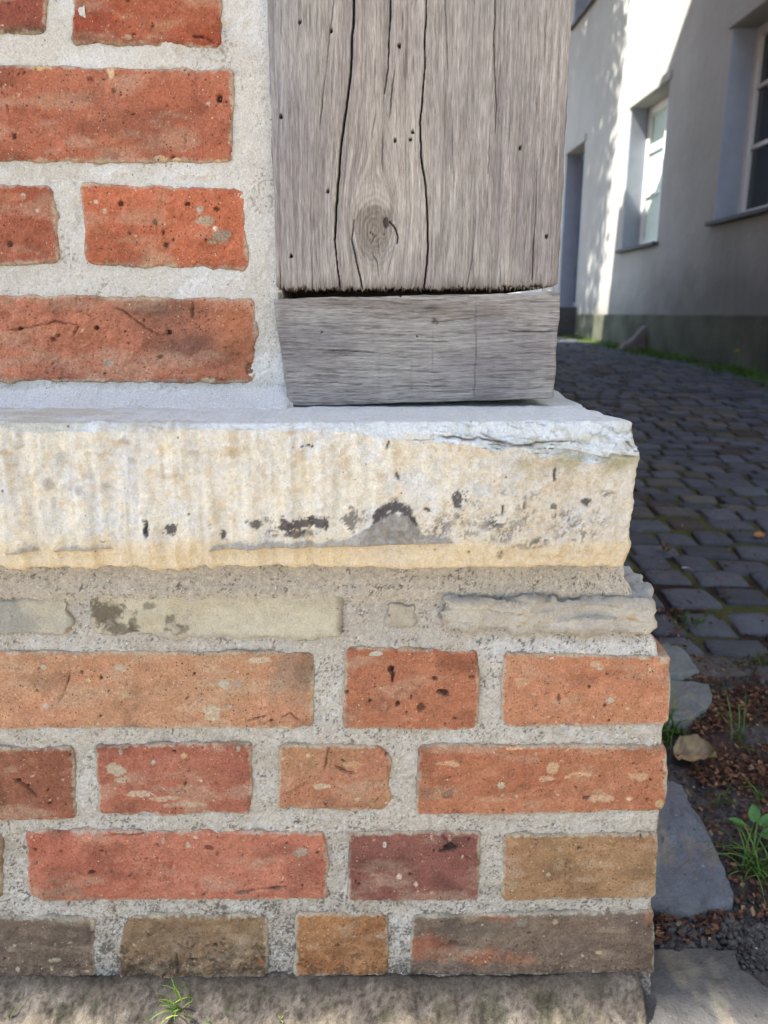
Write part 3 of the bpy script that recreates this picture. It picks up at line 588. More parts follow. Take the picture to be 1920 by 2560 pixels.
# course 2
brick(pl, YB, [(-260, 1868), (185, 1870), (190, 2052), (-260, 2056)], S(164, 96, 72), S(150, 84, 62), rc=(.004, .004, .006, .004),
      cracks=[([(30, 1948), (55, 1962), (68, 1972), (95, 1995)], 1.8)], spots=[(45, 1952, 7, 5, S(45, 28, 26), .004), (68, 1966, 6, 4, S(45, 28, 26), .003), (124, 2008, 6, 5, S(60, 38, 34), .002)])
brick(pl, YB, [(236, 1864), (630, 1858), (630, 2038), (248, 2040)], S(184, 104, 82), S(176, 94, 76), rc=(.006, .003, .005, .007),
      spots=[(292, 1925, 24, 22, S(200, 182, 160), -.0004), (305, 1950, 30, 10, S(204, 172, 150), 0), (344, 1985, 44, 10, S(208, 176, 152), 0), (410, 1995, 40, 9, S(206, 170, 148), 0), (465, 2012, 60, 8, S(200, 158, 134), 0), (460, 1890, 7, 8, S(226, 180, 140), 0), (434, 1880, 5, 4, S(60, 40, 38), .002), (383, 1906, 5, 6, GREY, 0), (503, 1950, 4, 4, S(225, 210, 195), 0), (300, 1880, 5, 10, GREY, 0), (596, 1872, 5, 8, GREY, 0)],
      cracks=[([(436, 1980), (460, 1972), (470, 1985)], .9), ([(532, 1950), (552, 1962)], .8)])
brick(pl, YB, [(698, 1862), (975, 1866), (984, 2030), (692, 2026)], S(190, 132, 98), S(194, 118, 88), rc=(.005, .016, .012, .006), rough=1.2,
      spots=[(800, 1966, 22, 10, S(212, 190, 164), -.0004), (876, 1912, 26, 10, S(212, 158, 116), -.0004), (770, 1890, 6, 6, CREAM, 0), (895, 1995, 8, 7, S(210, 180, 150), 0), (707, 1898, 6, 6, S(215, 190, 165), 0)],
      cracks=[([(826, 1864), (816, 1900), (810, 1930)], 1.6), ([(836, 1916), (856, 1928), (893, 1936)], 1.8), ([(948, 1990), (935, 2010)], 1.2), ([(700, 1990), (750, 1965), (790, 1955)], .7)])
brick(pl, YB, [(1047, 1862), (1666, 1866), (1672, 2030), (1040, 2042)], S(194, 118, 84), S(188, 106, 74), rc=(.004, .004, .010, .004), rough=.9, depth=.12,
      spots=[(1254, 1964, 11, 11, S(205, 190, 165), -.0008), (1256, 1988, 5, 5, S(200, 182, 158), 0), (1289, 1990, 5, 5, GREY, 0), (1110, 1906, 38, 8, S(220, 166, 128), 0), (1138, 1912, 14, 8, S(222, 172, 136), 0), (1120, 1985, 20, 12, S(120, 76, 60), .0015), (1380, 1920, 16, 20, S(214, 170, 130), 0),
             (1362, 1945, 22, 8, S(214, 166, 128), 0), (1450, 1938, 28, 9, S(224, 172, 126), 0), (1420, 1945, 10, 5, S(222, 176, 140), 0), (1600, 1940, 26, 14, S(214, 160, 122), 0), (1500, 1998, 40, 12, S(214, 168, 136), 0), (1574, 1998, 12, 6, S(222, 186, 150), 0), (1465, 1996, 10, 6, S(110, 70, 58), .0015), (1285, 1872, 24, 5, S(226, 178, 140), 0), (1225, 2030, 8, 8, S(214, 140, 116), 0), (1235, 2000, 60, 10, S(206, 140, 108), 0), (1650, 2012, 14, 14, S(206, 176, 130), 0)])
# course 3
brick(pl, YB, [(-260, 2080), (4, 2084), (6, 2250), (-260, 2252)], S(150, 110, 80), rc=(.004,)*4, step=.002)
brick(pl, YB, [(60, 2076), (816, 2082), (820, 2250), (68, 2256)], S(204, 118, 94), S(192, 100, 78), rc=(.006, .004, .006, .022), rough=1.0, cream=1.4, dark=1.6,
      stain=[grime(S(88, 66, 58), .75, .075)], cracks=[([(270, 2087), (330, 2090), (370, 2082)], 1.6), ([(590, 2232), (640, 2222), (700, 2215)], 1.5)],
      spots=[(750, 2132, 20, 15, S(190, 172, 158), -.0006), (489, 2094, 7, 6, S(220, 205, 195), 0), (470, 2113, 6, 8, S(196, 176, 166), 0), (408, 2098, 6, 12, S(200, 160, 140), 0), (230, 2178, 10, 6, S(90, 50, 46), .002), (522, 2120, 14, 8, S(110, 60, 50), .001), (600, 2230, 22, 6, S(120, 100, 98), 0), (690, 2216, 24, 7, S(112, 84, 80), .001), (256, 2125, 5, 5, S(70, 36, 34), .002), (155, 2125, 5, 5, S(80, 40, 38), .002)])
brick(pl, YB, [(872, 2082), (1204, 2080), (1198, 2256), (868, 2256)], S(150, 88, 80), S(142, 76, 70), rc=(.002, .002, .003, .004), rough=.7, label='dark purple red brick with a burnt hollow near its top',
      spots=[(1128, 2118, 20, 13, S(58, 52, 52), .004), (1110, 2126, 18, 6, S(70, 58, 56), .003), (1124, 2096, 5, 5, S(214, 170, 158), 0), (998, 2193, 8, 11, S(222, 200, 184), -.0004), (1040, 2212, 7, 8, S(222, 200, 180), 0), (962, 2112, 5, 9, S(225, 215, 210), -.0004), (950, 2182, 11, 12, S(176, 92, 82), 0), (1078, 2092, 5, 14, S(205, 170, 160), -.0004), (1025, 2188, 4, 5, S(58, 44, 46), .002), (897, 2211, 5, 4, S(60, 40, 40), .002)],
      cracks=[([(1100, 2082), (1118, 2100)], 1.4), ([(1142, 2128), (1180, 2150)], .8)])
brick(pl, YB, [(1258, 2088), (1646, 2084), (1643, 2248), (1252, 2256)], S(176, 130, 92), S(168, 116, 82), rc=(.003, .003, .006, .007), depth=.12, rough=.8, dark=1.5,
      stain=[grime(S(84, 66, 52), .65, .06)], spots=[(1400, 2124, 8, 9, S(200, 160, 128), 0), (1398, 2160, 14, 22, S(196, 154, 118), 0), (1512, 2120, 30, 9, S(196, 150, 112), 0), (1460, 2200, 40, 10, S(200, 154, 118), 0), (1370, 2186, 6, 7, S(215, 190, 170), 0), (1388, 2246, 10, 6, S(70, 50, 40), .002), (1558, 2116, 6, 5, S(160, 84, 60), 0)])
# course 4
brick(pl, YB, [(-260, 2292), (234, 2296), (238, 2446), (-260, 2450)], S(132, 108, 96), S(116, 96, 88), rc=(.004,)*4, label='sooty grey brown brick',
      stain=[grime(S(70, 58, 50), .6, .03)], spots=[(140, 2400, 18, 8, S(205, 195, 160), -.0004), (130, 2420, 6, 12, S(200, 190, 160), -.0004), (38, 2361, 5, 6, S(225, 215, 205), 0), (46, 2420, 6, 10, S(200, 180, 160), 0), (176, 2356, 7, 3, S(215, 195, 165), 0), (52, 2442, 20, 5, S(190, 175, 160), 0), (218, 2426, 8, 5, S(190, 160, 135), 0)])
brick(pl, YB, [(302, 2290), (664, 2288), (672, 2448), (292, 2452)], S(154, 120, 90), S(142, 114, 96), rc=(.018, .008, .008, .008), rough=1.4, dark=1.5,
      stain=[grime(S(70, 58, 48), .85, .05)], spots=[(482, 2398, 11, 6, S(35, 28, 26), .005), (538, 2366, 8, 6, S(60, 48, 42), .003), (650, 2410, 12, 14, S(180, 112, 66), 0), (440, 2370, 18, 16, S(158, 130, 110), -.0004)],
      cracks=[([(442, 2380), (444, 2440)], 1.6), ([(460, 2400), (500, 2396)], 1.3)])
brick(pl, YB, [(738, 2286), (970, 2286), (976, 2440), (736, 2444)], S(184, 124, 78), S(178, 110, 64), rc=(.004, .008, .008, .004), rough=1.1, dark=1.5,
      stain=[grime(S(84, 66, 50), .75, .045)], spots=[(954, 2343, 14, 6, S(206, 170, 140), -.0005), (785, 2366, 24, 12, S(198, 146, 108), 0)])
brick(pl, YB, [(1030, 2290), (1637, 2278), (1640, 2438), (1018, 2440)], S(138, 112, 98), S(128, 106, 98), rc=(.006, .004, .004, .004), rough=.9, depth=.12, dark=1.3, label='long brick, grey brown with an orange red flash at left',
      stain=[streak(S(178, 104, 76), 1075, 2370, .025, .016, .9), streak(S(176, 106, 78), 1200, 2390, .03, .010, .85), streak(S(176, 116, 90), 1290, 2395, .018, .008, .7), streak(S(170, 108, 84), 1240, 2296, .02, .006, .6), streak(S(176, 110, 90), 1625, 2288, .008, .012, .8), streak(S(112, 98, 88), 1180, 2325, .04, .012, .6), grime(S(78, 64, 54), .6, .03)],
      spots=[(1498, 2382, 9, 8, S(214, 186, 155), -.0006), (1302, 2306, 18, 14, S(146, 130, 118), -.0008), (1388, 2304, 9, 9, S(205, 170, 135), -.0006), (1135, 2358, 14, 8, S(124, 78, 62), .001), (1206, 2315, 4, 3, CREAM, 0)])
HP = [hole(YB, -260, 1630, 780, 1820), hole(YB, 868, 1628, 1192, 1820), hole(YB, 1262, 1642, 1668, 1808, 16), hole(YB, -260, 1870, 182, 2050), hole(YB, 250, 1864, 624, 2034), hole(YB, 700, 1868, 966, 2020), hole(YB, 1050, 1868, 1660, 2028, 16),
      hole(YB, 76, 2084, 812, 2244, 18), hole(YB, 874, 2084, 1194, 2250), hole(YB, 1262, 2088, 1636, 2246, 18), hole(YB, -260, 2296, 230, 2440), hole(YB, 312, 2296, 656, 2440, 20), hole(YB, 742, 2292, 964, 2432), hole(YB, 1036, 2292, 1630, 2430, 18)]
z_m0 = ZLB+.004; z_st = on_y(1300, 1505, YB)[1]; z_c1 = on_y(1300, 1628, YB)[1]
# pixel-row lookups along the face
PXR = np.array([1420, 1440, 1500, 1600, 1640, 1700, 1835, 1900, 2000, 2062, 2100, 2262, 2300, 2450, 2520]); ZR = np.array([on_y(1600, p, YB)[1] for p in PXR])
XR = np.array([on_y(x, p, YB)[0] for p, x in zip(PXR, [1556, 1558, 1590, 1640, 1652, 1660, 1664, 1660, 1655, 1650, 1642, 1634, 1630, 1632, 1632])])
def d_pl(P, n):
    X, Y, Z = P.T.copy()
    h = fb(X*40, Z*40, 1, 3, 203)*.0024+fb(X*260, Z*260, 1, 3, 205)*.0011+fb(X*800, Z*800, 1, 2, 208)*.0007
    und = ss(z_c1+.004, z_c1+.016, Z)                        # the wide bed under the ledge
    y = Y-h*np.where(n[:, 1] < -.3, 1, 0)-und*.0045*0-ss(z_st-.004, z_st+.01, Z)*.006
    xr = np.interp(Z, ZR[::-1], XR[::-1])
    m = ss(.0, .212, X)
    X = np.where(X > .10, .10+(X-.10)*(xr-.10)/(.212-.10), X)+n[:, 0]*fb(Z*120, Y*80, 1, 4, 211)*.0022
    return np.stack([X, y, Z], -1)
def c_pl(P, n):
    X, Y, Z = P.T
    c = np.tile(S(206, 197, 182), (len(X), 1))
    c = mixc(c, S(184, 172, 154), ss(.1, .5, fb(X*38, Z*60, 5, 4, 231))*.5)
    c = mixc(c, S(218, 212, 202), ss(-.1, .5, fb(X*22, Z*30, 0, 3, 221))*.7)
    c = mixc(c, S(204, 195, 182), ss(z_c1-.0, z_c1+.012, Z)*.75)
    c = mixc(c, S(224, 222, 218), ss(.05, .09, X)*ss(z_c1+.013, z_c1+.004, Z)*ss(z_c1-.012, z_c1-.006, Z)*.8)
    c = c*(1+.16*fb(X*300, Z*300, 0, 3, 222)+.18*fb(X*800, Z*800, 0, 2, 223))[:, None]
    g = fb(X*780, Z*780, 0, 2, 224, .6)*.9+fb(X*110, Z*110, 0, 4, 225, .6)*.6; lvl = np.interp(Z, [0, .03, .07, .12, .2, .26], [-.10, .06, .24, .40, .52, .50])
    c = mixc(c, S(74, 66, 56), ss(lvl-.16, lvl+.16, g)*.75)
    c = mixc(c, S(110, 104, 92), ss(.05, -.01, Z)*.35)
    c = mixc(c, S(120, 118, 92), ss(.25, .5, fb(X*120, Z*120, 4, 3, 226))*ss(.1, .02, Z)*.35)
    return c
xsp = np.unique(np.concatenate([stations(-1.3, -.36, .08), stations(-.36, .212, .00105)]))
mortar_block(pl, 'mortar', xsp, np.array([YB+.0028, YB+.0040, YB+.006, YB+.012, YB+.03, YB+.06, YB+.1, YB+.14]), stations(-.03, z_m0, .00105), .003, HP, d_pl, c_pl)

def thin_stone(quad, Y, base, alt, rc, depth, seed, label=None, layered=False, flat=False, extra=None, step=.0010, name='thin_stone'):
    TL, TR, BR, BL = [np.array(on_y(x, y, Y)) for x, y in quad]; w_ = np.linalg.norm(TR-TL); h_ = np.linalg.norm(TL-BL)
    xs = stations(-w_/2, w_/2, step, (w_/2-.0005, -w_/2+.0005)); zs = stations(-h_/2, h_/2, step); ys = np.concatenate([[0, .0006, .0015, .003], stations(.005, depth, .0025 if layered else depth/3)])
    P, n, F = rbox(xs, ys, zs, .003, 'FLRTD'); x, y, z = P.T.copy()
    for (sx, sz) in ((-1, 1), (1, 1), (1, -1), (-1, -1)):
        p = (x*sx-(w_/2-rc))/rc; q = (z*sz-(h_/2-rc))/rc; m = (p > 0) & (q > 0)
        x = np.where(m, sx*(w_/2-rc+p*rc*np.sqrt(np.clip(1-q*q/2, .3, 1))), x); z = np.where(m, sz*(h_/2-rc+q*rc*np.sqrt(np.clip(1-p*p/2, .3, 1))), z)
    x = x+np.sign(x)*ss(.8, 1, np.abs(x)/(w_/2))*fb(z*110, y*60, np.sign(x), 4, seed)*(.009 if layered else .005)
    z = z+np.sign(z)*ss(.4, 1, np.abs(z)/(h_/2))*fb(x*(30 if layered else 60), y*40, np.sign(z), 4, seed+1, .6)*(.0085 if layered else .005)
    u = x/w_+.5; v = z/h_+.5
    X = (TL[0]*(1-u)+TR[0]*u)*v+(BL[0]*(1-u)+BR[0]*u)*(1-v); Z = (TL[1]*(1-u)+TR[1]*u)*v+(BL[1]*(1-u)+BR[1]*u)*(1-v)
    h = fb(X*45, y*45, Z*60, 4, seed+2)*.0024+fb(X*200, y*200, Z*200, 4, seed+3)*.0010
    c = np.tile(base, (len(X), 1)); c = mixc(c, alt, ss(-.2, .4, fb(X*30, y*30, Z*50, 4, seed+4))*.9); c = c*(1+.12*fb(X*160, y*100, Z*160, 4, seed+5))[:, None]
    if layered:
        zz = Z+fb(X*22, y*20, 0, 3, seed+6)*.007; h = h+fb(X*50, 0, np.floor(zz*110)*3.3, 2, seed+7)*.0055+fb(X*120, Z*160, Y+y, 4, seed+17)*.0022
        lay = np.abs(((zz*110) % 1)-.5)*2; m = ss(.88, .99, lay)*ss(.0, .3, fb(X*45, 0, 0, 3, seed+8)); h = h-m*.002; c = mixc(c, S(150, 130, 100), m*.6)
        c = mixc(c, S(196, 150, 90), ss(.35, .6, fb(X*80, y*50, Z*120, 3, seed+9))*.6)
        c = mixc(c, S(196, 198, 196), np.clip(n[:, 2], 0, 1)*.8)
    e = np.minimum(w_/2-np.abs(x), h_/2-np.abs(z)); m = ss(.004, .001, e+fb(X*200, Z*200, 0, 3, seed+10)*.003)*.5*(y < .004); c = mixc(c, S(180, 172, 158), m)
    if extra: c, h = extra(X, Z, c, h)
    V = np.stack([X, Y+y, Z], -1)+n*h[:, None]
    o = make(name, V, F, M_STONE, pl, c)
    if label: o['label'] = label
    return o
thin_stone([(-200, 1492), (178, 1500), (172, 1590), (-200, 1592)], YB-.0005, S(212, 204, 182), S(178, 174, 164), .012, .05, 301)
def s2x(X, Z, c, h):
    n_ = fb(X*220, Z*220, 0, 4, 331, .65)
    for (px, py, rx, ry, a) in ((262, 1530, 46, 42, 1), (300, 1575, 50, 20, .9), (335, 1560, 16, 34, .8), (372, 1513, 18, 10, .7), (425, 1548, 16, 14, .8), (445, 1570, 30, 14, .8), (345, 1592, 40, 10, .7)):
        cx, cz = on_y(px, py, YB); m = ss(1.15, .6, np.hypot((X-cx)/(rx*.00029), (Z-cz)/(ry*.00029))+n_*.9); c = mixc(c, S(104, 94, 78), m*a*.85)
    for (px, py, r_) in ((320, 1532, 9), (258, 1498, 8), (430, 1562, 10), (440, 1572, 8), (234, 1550, 8)):
        cx, cz = on_y(px, py, YB); m = ss(1.2, .8, np.hypot(X-cx, Z-cz)/(r_*.00029)+n_); c = mixc(c, S(212, 200, 178), m*.8); h = h+m*.0008
    m = ss(on_y(800, 0, YB)[0], on_y(835, 0, YB)[0], X+n_*.004); c = mixc(c, S(176, 166, 146), m*.7)
    return c, h
thin_stone([(222, 1480), (856, 1476), (852, 1598), (226, 1590)], YB-.0005, S(224, 214, 188), S(214, 202, 176), .007, .05, 311, extra=s2x)
thin_stone([(968, 1506), (1044, 1512), (1038, 1562), (960, 1560)], YB+.001, S(206, 194, 174), S(192, 176, 154), .005, .03, 321)
thin_stone([(1112, 1502), (1652, 1504), (1630, 1588), (1104, 1572)], YB-.008, S(216, 206, 188), S(200, 192, 180), .004, .125, 341, layered=True)

# cement fillet at the foot of the wall
def build_foot():
    xs = stations(-.5, .2235, .0014); ys = stations(.484, .548, .0012)
    Xg, Yg = np.meshgrid(xs, ys, indexing='ij'); X, Y = Xg.ravel(), Yg.ravel()
    t = ss(.486, .535, Y+fb(X*40, Y*40, 0, 4, 401)*.012)
    Z = -.016+.0325*t**.9+fb(X*55, Y*55, 0, 4, 403)*.0028+fb(X*200, Y*200, 0, 4, 404, .6)*.0020
    Z = Z+.004*ss(.12, .16, X)*ss(.52, .53, Y)-ss(.216, .2235, X)*.02
    f3 = lambda q, sd: fb(X*q, Y*q, Z*q, 4, sd)
    c = np.tile(S(132, 122, 112), (len(X), 1)); c = mixc(c, S(170, 160, 148), ss(-.05, .4, f3(60, 405)+.18*ss(-.1, -.28, X))*.8)
    c = mixc(c, S(86, 88, 64), ss(.08, .35, f3(45, 406))*.7); c = mixc(c, S(80, 70, 60), ss(.0, .3, f3(330, 407))*.65)
    c = mixc(c, S(112, 104, 94), ss(.522, .534, Y+f3(80, 410)*.008)*.6); c = mixc(c, S(178, 164, 142), ss(.516, .500, Y+f3(70, 409)*.014)*.8)
    c = c*.56*(1+.3*f3(500, 411))[:, None]
    ny = len(ys); i, j = np.meshgrid(np.arange(len(xs)-1), np.arange(ny-1), indexing='ij'); k = (i*ny+j).ravel()
    F = np.stack([k, k+ny, k+ny+1, k+1], -1)
    return make('footing', np.stack([X, Y, Z], -1), F, M_FOOT, pl, c)
build_foot()

# ------------------------------------------------------------------ ground
def gz(X, Y):
    b = np.interp(Y, [-50, .50, .56, .8, 1, 2, 5, 9, 12, 20, 80], [-.012, -.012, -.010, 0, .004, .05, .2, .3, .33, .4, .4])
    return b
SLABS = [('A', [(1560, 1960), (1672, 1945), (1706, 1962), (1735, 2030), (1784, 2098), (1803, 2145), (1836, 2226), (1834, 2250), (1782, 2254), (1722, 2272), (1640, 2256), (1560, 2250)], .012, 'large blue grey flagstone tapering beside the foot of the plinth'),
         ('B', [(1560, 2376), (1668, 2362), (1746, 2364), (1834, 2374), (1843, 2390), (1852, 2426), (1925, 2470), (2060, 2540), (2100, 2700), (1560, 2700)], .006, 'worn grey flagstone at the bottom corner, half in sunlight'),
         ('C', [(1570, 1712), (1682, 1697), (1774, 1703), (1782, 1744), (1765, 1768), (1724, 1797), (1640, 1806), (1560, 1800)], .010, 'small pale flagstone behind the grass tuft at the plinth'),
         ('D', [(1560, 1590), (1660, 1602), (1702, 1620), (1728, 1642), (1750, 1671), (1694, 1686), (1560, 1690)], .010, 'narrow pale flagstone next to the dark cobbles, farthest of the four')]
def inpoly(X, Y, pts):
    ins = np.zeros(X.shape, bool); n_ = len(pts)
    for i in range(n_):
        x0, y0 = pts[i]; x1, y1 = pts[(i+1) % n_]
        cnd = ((y0 > Y) != (y1 > Y)) & (X < (x1-x0)*(Y-y0)/(y1-y0+1e-12)+x0); ins ^= cnd
    return ins
SLW = []
for nm, pts, dz, lab in SLABS:
    yy = np.mean([on_z(x, y, 0)[1] for x, y in pts]); zt = float(gz(0, yy))+dz
    SLW.append((nm, [on_z(x, y, zt) for x, y in pts], zt, lab))
def build_ground():
    xs = np.unique(np.concatenate([[-80, -40, -20, -10, -6, -4, -3, -2, -1.2, -.8], stations(-.5, .2, .004), stations(.2, .75, .0025), stations(.75, 2.9, .05), [3.5, 5, 8, 15, 30, 60]]))
    ys = np.unique(np.concatenate([[-60, -30, -15, -8, -4, -2, -1, -.4, 0, .2], stations(.35, .46, .01), stations(.46, 1.35, .0032), stations(1.35, 12, .05), [14, 18, 25, 40, 80]]))
    Xg, Yg = np.meshgrid(xs, ys, indexing='ij'); X, Y = Xg.ravel(), Yg.ravel()
    near = ss(-.55, -.5, X)*ss(.8, .7, X)*ss(.38, .46, Y)*ss(1.5, 1.3, Y)
    Z = gz(X, Y)+near*(fb(X*30, Y*30, 0, 3, 501)*.004+fb(X*120, Y*120, 0, 4, 502, .6)*.006+fb(X*400, Y*400, 0, 2, 503)*.0018)
    street = (X > .2)*ss(1.10, 1.3, Y); Z = Z-street*(.0045-.005*fb(X*14, Y*14, 0, 3, 515))
    for s_ in SLW: Z = np.where(inpoly(X, Y, s_[1]), np.minimum(Z, s_[2]-.010), Z)
    # brown verge vs. sandy forecourt, unseen part made paler to bounce sunlight
    c = np.tile(S(208, 196, 176, 1.35), (len(X), 1)); c = mixc(c, S(150, 138, 120), ss(.30, .42, Y)); c = c*(1+.25*fb(X*60, Y*60, 0, 4, 505)+.3*fb(X*350, Y*350, 0, 3, 506)*near)[:, None]
    verge = ss(.515, .55, Y+fb(X*30, 0, 0, 2, 4)*.01)*ss(.18, .22, X)
    v = np.tile(S(106, 102, 100), (len(X), 1)); v = mixc(v, S(66, 58, 52), ss(-.1, .35, fb(X*25, Y*25, 0, 4, 507))*.9); v = mixc(v, S(132, 130, 130), ss(.2, .5, fb(X*180, Y*180, 0, 3, 508))*.7)
    v = mixc(v, S(92, 58, 42), ss(.55, .7, Y)*ss(-.2, .2, fb(X*18, Y*18, 0, 3, 509))*.6)
    c = c*(1-verge[:, None])+v*verge[:, None]
    ms = street*ss(-.35, .15, fb(X*9, Y*9, 0, 4, 510)); st = np.tile(S(60, 46, 36), (len(X), 1)); st = mixc(st, S(98, 100, 54), ms)
    c = c*(1-street[:, None])+st*street[:, None]
    c = mixc(c, S(80, 100, 40), ss(1.3, 3, Y)*ss(2.0, 2.3, X+.04*Y)*.8)
    ny = len(ys); i, j = np.meshgrid(np.arange(len(xs)-1), np.arange(ny-1), indexing='ij'); k = (i*ny+j).ravel()
    F = np.stack([k, k+ny, k+ny+1, k+1], -1)
    return tag(make('ground', np.stack([X, Y, Z], -1), F, M_SOIL, None, c), 'bare soil and sandy grit around the foot of the wall', kind='structure')
build_ground()

# flagstones
for si, (nm, pts, zt, lab) in enumerate(SLW):
    # densify the outline with a little roughness
    out = []; n_ = len(pts); rs = np.random.RandomState(60+si)
    for i in range(n_):
        a = np.array(pts[i]); b = np.array(pts[(i+1) % n_]); m_ = max(1, int(np.linalg.norm(b-a)/.006))
        for q in range(m_):
            p = a+(b-a)*q/m_; out.append(p+rs.uniform(-1, 1, 2)*.0012)
    out = np.array(out); cen = out.mean(0); nr = 26; V = []; C = []; F = []
    m_ = len(out)
    rings = np.concatenate([np.linspace(.04, .97, nr), [.985, .995, 1.0, 1.0]])
    drop = np.concatenate([np.zeros(nr), [.0006, .002, .005, .02]])
    for rr, dz in zip(rings, drop):
        p = cen+(out-cen)*rr
        hh = fb(p[:, 0]*22, p[:, 1]*22, 0, 4, 601+si)*.005*(1 if rr < .99 else .5)+fb(p[:, 0]*90+p[:, 1]*30, p[:, 1]*60, 0, 4, 602+si)*.0016
        hh = hh+np.floor(fb(p[:, 0]*14, p[:, 1]*14, 3, 2, 603+si)*4)*.0012
        V.append(np.stack([p[:, 0], p[:, 1], zt+hh-dz], -1))
        base = S(124, 129, 136) if si != 1 else S(100, 98, 96)
        if si >= 2: base = S(132, 138, 138)
        c = np.tile(base, (m_, 1)); c = mixc(c, base*1.22, ss(0, .5, fb(p[:, 0]*30, p[:, 1]*30, 0, 4, 604+si))*.7); c = mixc(c, S(160, 150, 130), ss(.2, .5, fb(p[:, 0]*50, p[:, 1]*20, 0, 4, 605+si))*.5)
        if si in (0, 1): c = mixc(c, S(96, 96, 92), ss(.93, 1, np.full(m_, rr)+fb(p[:, 0]*80, p[:, 1]*80, 0, 2, 6)*.1)*.6)
        C.append(c)
    V = np.concatenate(V); C = np.concatenate(C); q = np.arange(m_); F = []
    for i in range(len(rings)-1): F.append(np.stack([i*m_+q, (i+1)*m_+q, (i+1)*m_+(q+1) % m_, i*m_+(q+1) % m_], -1))
    V = np.concatenate([V, [[cen[0], cen[1], zt]]]); C = np.concatenate([C, [C[0]]])
    F.append(np.stack([np.full(m_, len(V)-1), q, (q+1) % m_, (q+1) % m_], -1))
    Fl = [tuple(f) for f in np.concatenate(F[:-1])]+[(len(V)-1, int(a), int((a+1) % m_)) for a in q]
    o = make('flagstone', V, Fl, M_SLATE, None, C); tag(o, lab, 'flagstone', 'flagstones along the foot of the plinth')

# cobbles
def build_setts():
    rs = np.random.RandomState(12)
    tx = np.linspace(-.5, .5, 6); P, n, F = rbox(tx, tx, np.array([-.5, 0, .4, .5]), .06, 'FBLRT')
    VV = []; FF = []; CC = []; k = 0; Y = 1.10
    row = 0
    while Y < 12.5:
        dy = rs.uniform(.078, .104)*(1 if Y < 3 else 1.15); X = .235+rs.uniform(-.05, .03)+(.14 if Y < 1.22 else 0)
        xend = 2.64-.04*Y-.18 if Y > 3 else 2.5
        if Y > 4.5: xend = 2.64-.04*Y-.28
        while X < xend:
            wx = rs.uniform(.078, .125); wy = dy*rs.uniform(.9, 1.0); h = rs.uniform(.84, 1)
            bend = .05*math.sin(X*2.6+row*.05)+.02*math.sin(X*7+row)
            cx = X+wx/2; cy = Y+bend+rs.uniform(-.006, .006); g = rs.uniform(.008, .020)
            if cx < .29+.0 and Y < 1.5 and False: pass
            p = P.copy(); a = rs.uniform(-.06, .06)+.13*math.cos(X*2.6)
            sx, sy = wx-g, wy-g*.8
            # wobbly outline, low dome
            lx = p[:, 0]*sx*(1+.07*rs.uniform(-1, 1)*p[:, 1]*2); ly = p[:, 1]*sy*(1+.08*rs.uniform(-1, 1)*p[:, 0]*2)
            lz = p[:, 2]*.04+np.where(p[:, 2] > .2, (1-(p[:, 0]**2+p[:, 1]**2)*2.2)*.0014, 0)
            tl = rs.uniform(-.03, .03, 2); lz = lz+lx*tl[0]+ly*tl[1]
            ca, sa = math.cos(a), math.sin(a); wxx = cx+lx*ca-ly*sa; wyy = cy+lx*sa+ly*ca
            v = np.stack([wxx, wyy, gz(0, wyy)+lz-.0175+rs.uniform(-.003, .003)], -1)
            v = v+np.stack([fb(wxx*40, wyy*40, lz*40, 2, 701), fb(wxx*40, wyy*40, lz*40, 2, 702), fb(wxx*50, wyy*50, 0, 3, 703)*.9], -1)*.0032
            base = S(96, 99, 107)*rs.uniform(.72, 1.25); t_ = rs.rand()
            if t_ > .8: base = S(104, 100, 96)*rs.uniform(.8, 1.2)
            elif t_ > .72: base = S(86, 76, 74)*rs.uniform(.85, 1.1)
            VV.append(v); FF.append(F+k); CC.append(np.tile(base, (len(v), 1))*(1+.15*fb(wxx*60, wyy*60, 0, 2, 704))[:, None]); k += len(v)
            X += wx
        Y += dy; row += 1
    return tag(make('cobbled_street', np.concatenate(VV), np.concatenate(FF), M_SETT, None, np.concatenate(CC)), 'dark basalt cobbles of the shaded lane with moss in the joints', kind='structure')
build_setts()

# ------------------------------------------------------------------ plants and litter
def blades(rs, roots, L, W, lean, colf, seg=5, droop=1.0):
    V = []; F = []; C = []
    for (x, y, z) in roots:
        l = rs.uniform(*L); wd = rs.uniform(*W); az = rs.uniform(0, 6.283); ln = rs.uniform(*lean); k = len(V); px, pz = 0, 0; ang = ln*.35
        sx, sy = -math.sin(az), math.cos(az); cc = colf(rs)
        for s_ in range(seg+1):
            t = s_/seg; ww = wd*(1-t**1.6)*.5+.00008
            bx, by, bz = x+math.cos(az)*px, y+math.sin(az)*px, z+pz
            V += [(bx-sx*ww, by-sy*ww, bz+ww*.35), (bx, by, bz), (bx+sx*ww, by+sy*ww, bz+ww*.35)]; C += [cc*(.75+.4*t)]*3
            px += math.sin(ang)*l/seg; pz += math.cos(ang)*l/seg; ang += ln*droop/seg*1.6
            if s_ < seg:
                a = k+s_*3; F += [(a, a+1, a+4, a+3), (a+1, a+2, a+5, a+4)]
    return V, F, C
def green(a=(86, 122, 44), j=.3): 
    A = S(*a)
    return lambda rs: A*rs.uniform(1-j, 1+j)*np.array([rs.uniform(.85, 1.2), 1, rs.uniform(.8, 1.1)])
